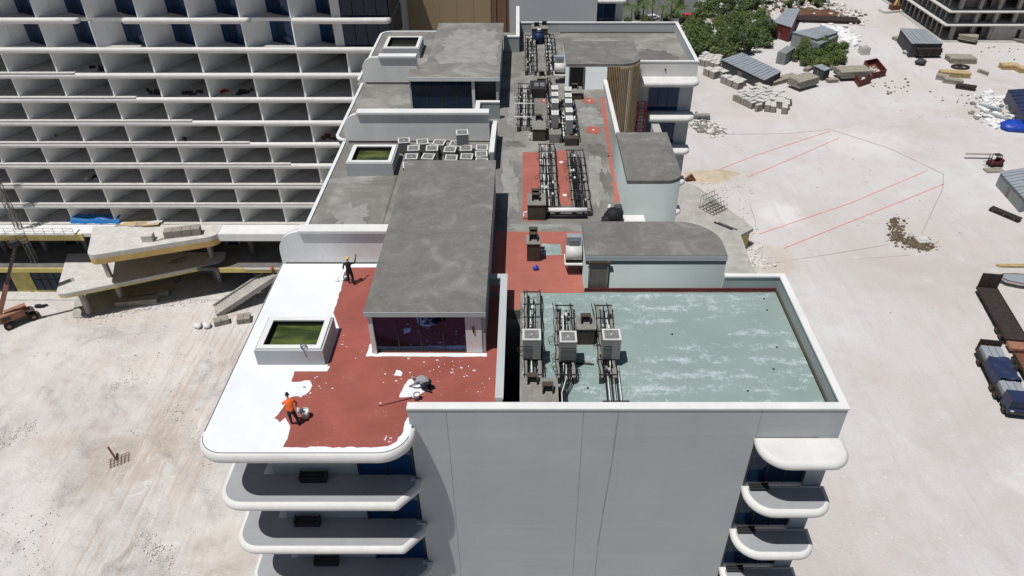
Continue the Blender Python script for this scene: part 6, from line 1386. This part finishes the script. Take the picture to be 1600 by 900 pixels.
for i, (m_, sz) in enumerate((('leaf', 1), ('leaf2', 1), ('leaf3', 1), ('leaf', 1.0))):
    t = thing('shrub', 'x', 'shrub', (0, 0, -50)); ORG[t.name] = (0, 0, 0)
    leafcloud(1500, 3.0, 3.0, 3.6, .5, .27, 40+i, 12).build('foliage', m_, t)
    tb = B(); rg = random.Random(i)
    for k in range(5): a = rg.uniform(0, 6.28); p = (.3*math.cos(a), .3*math.sin(a), 0.0); q = (1.4*math.cos(a), 1.4*math.sin(a), 1.9); tb.tube(p, q, .13, .05, 6); tb.tube(q, (q[0]*1.4, q[1]*1.2, 3.0), .05, .02, 5)
    tb.build('stem', 'trunk', t); shr.append(t)
used = [False]*4
def plant(x, y, kind, s, label, group, rg):
    sc_ = (s*rg.uniform(.9, 1.15), s*rg.uniform(.9, 1.15), s*rg.uniform(.8, 1.2)); rz = rg.uniform(0, 6.28)
    if not used[kind]:
        o = shr[kind]; o.location = (x, y, 0); o.rotation_euler.z = rz; o.scale = sc_; o['label'] = label; o['group'] = group; used[kind] = True
    else: clone(shr[kind], (x, y, 0), rz, label, sc_, group)
rg = random.Random(77)
rowsv = [(92, 1072, 1152), (82, 1066, 1176), (71, 1064, 1204), (60, 1066, 1212), (49, 1070, 1205), (38, 1078, 1204), (27, 1092, 1203), (16, 1085, 1196), (5, 1095, 1200), (-6, 1085, 1210)]
for r_, (v, ua, ub) in enumerate(rowsv):
    x0, y0 = gp(ua, v); x1, _ = gp(ub, v); n = max(3, int((x1-x0)/4.3))
    for k in range(n):
        x = x0+(x1-x0)*(k+.5)/n; kd = rg.choice((0, 0, 2, 2, 1, 3)); 
        plant(x+rg.uniform(-.8, .8), y0+rg.uniform(-1, 1), kd, rg.uniform(.8, 1.25), '%s shrub, %s from left in the %s row of the thicket' % (('mid green', 'yellow green', 'dark green', 'mid green')[kd], ORD[k], ORD[r_]), 'shrubs of the thicket right of the far roof', rg)
rowsv = [(107, 1262, 1300), (101, 1245, 1318), (94, 1238, 1322), (86, 1240, 1322), (80, 1250, 1318)]
for r_, (v, ua, ub) in enumerate(rowsv):
    x0, y0 = gp(ua, v); x1, _ = gp(ub, v); n = max(2, int((x1-x0)/3.6))
    for k in range(n):
        x = x0+(x1-x0)*(k+.5)/n; kd = rg.choice((0, 2, 1, 3))
        plant(x+rg.uniform(-.6, .6), y0+rg.uniform(-.8, .8), kd, rg.uniform(.7, 1.0), '%s shrub, %s from left in the %s row of the small clump' % (('mid green', 'yellow green', 'dark green', 'mid green')[kd], ORD[k], ORD[r_]), 'shrubs of the small clump by the containers', rg)
for k, (u, v) in enumerate(((1232, 12), (1250, 8), (1265, 3), (1240, 2), (1275, 12), (1285, 5))): x, y = gp(u, v); plant(x, y, 2, .6, 'low scrub %s from the left behind the rusty steel' % ORD[k], 'scrub behind the rusty steel', rg)
for k, (u, v) in enumerate(((962, 20), (978, 38), (996, 30), (1012, 36), (1040, 34), (1052, 26), (1066, 38), (975, 8), (1000, 12), (1062, 14))): x, y = gp(u, v); plant(x, y, (2, 0)[k % 2], .75, 'shrub %s in line under the palms beyond the far parapet' % ORD[k], 'shrubs under the palms', rg)
def palm(label, u, v, h, seed):
    x, y = gp(u, v); t = thing('palm_tree', label, 'palm', (x, y, 0), 0, 'palms beyond the far parapet'); ORG[t.name] = (0, 0, 0); rg = random.Random(seed); lean = rg.uniform(-.6, .6)
    tb = B()
    for k in range(8): tb.tube((lean*(k/8)**2, 0, h*k/8), (lean*((k+1)/8)**2, 0, h*(k+1)/8), .26-.015*k, .25-.015*k, 8)
    tb.build('trunk', 'trunk', t)
    for f in range(16):
        az = f*6.283/16+rg.uniform(-.2, .2); el = rg.uniform(-.1, .9); L_ = rg.uniform(2.6, 3.6); b = B(); pts = []
        for k in range(9):
            s = k/8; r = L_*s*math.cos(el*.8); z = h+L_*(s*math.sin(el)-.75*s*s); pts.append(Vector((lean+r*math.cos(az), r*math.sin(az), z)))
        sd = Vector((-math.sin(az), math.cos(az), 0))
        for k in range(8):
            p, q = pts[k], pts[k+1]; w_ = .75*math.sin(math.pi*(k+.8)/9.5)
            for s in (-1, 1):
                for c in range(3): pp = p+(q-p)*c/3; b.add([pp, pp+(q-p)*.25, pp+(q-p)*.6+sd*s*w_+Vector((0, 0, -.3*w_))], [(0, 1, 2)])
        b.build('frond', 'leaf', t)
for k, (u, v, h) in enumerate(((985, 50, 8), (1003, 46, 8), (1030, 52, 8), (1046, 44, 8), (970, 47, 8), (1060, 46, 7), (1018, 40, 8))):
    palm('palm beyond the far parapet, %s counted from the left' % ORD[[970, 985, 1003, 1018, 1030, 1046, 1060].index(u)], u, v, h, 60+k)
for t in shr:
    if t.location.z < -10:
        for c in list(t.children): bpy.data.objects.remove(c)
        bpy.data.objects.remove(t)
# ------------------------------------------------------------------ render settings
sc.render.engine = 'CYCLES'; sc.cycles.max_bounces = 6; sc.cycles.diffuse_bounces = 4; sc.cycles.transparent_max_bounces = 8
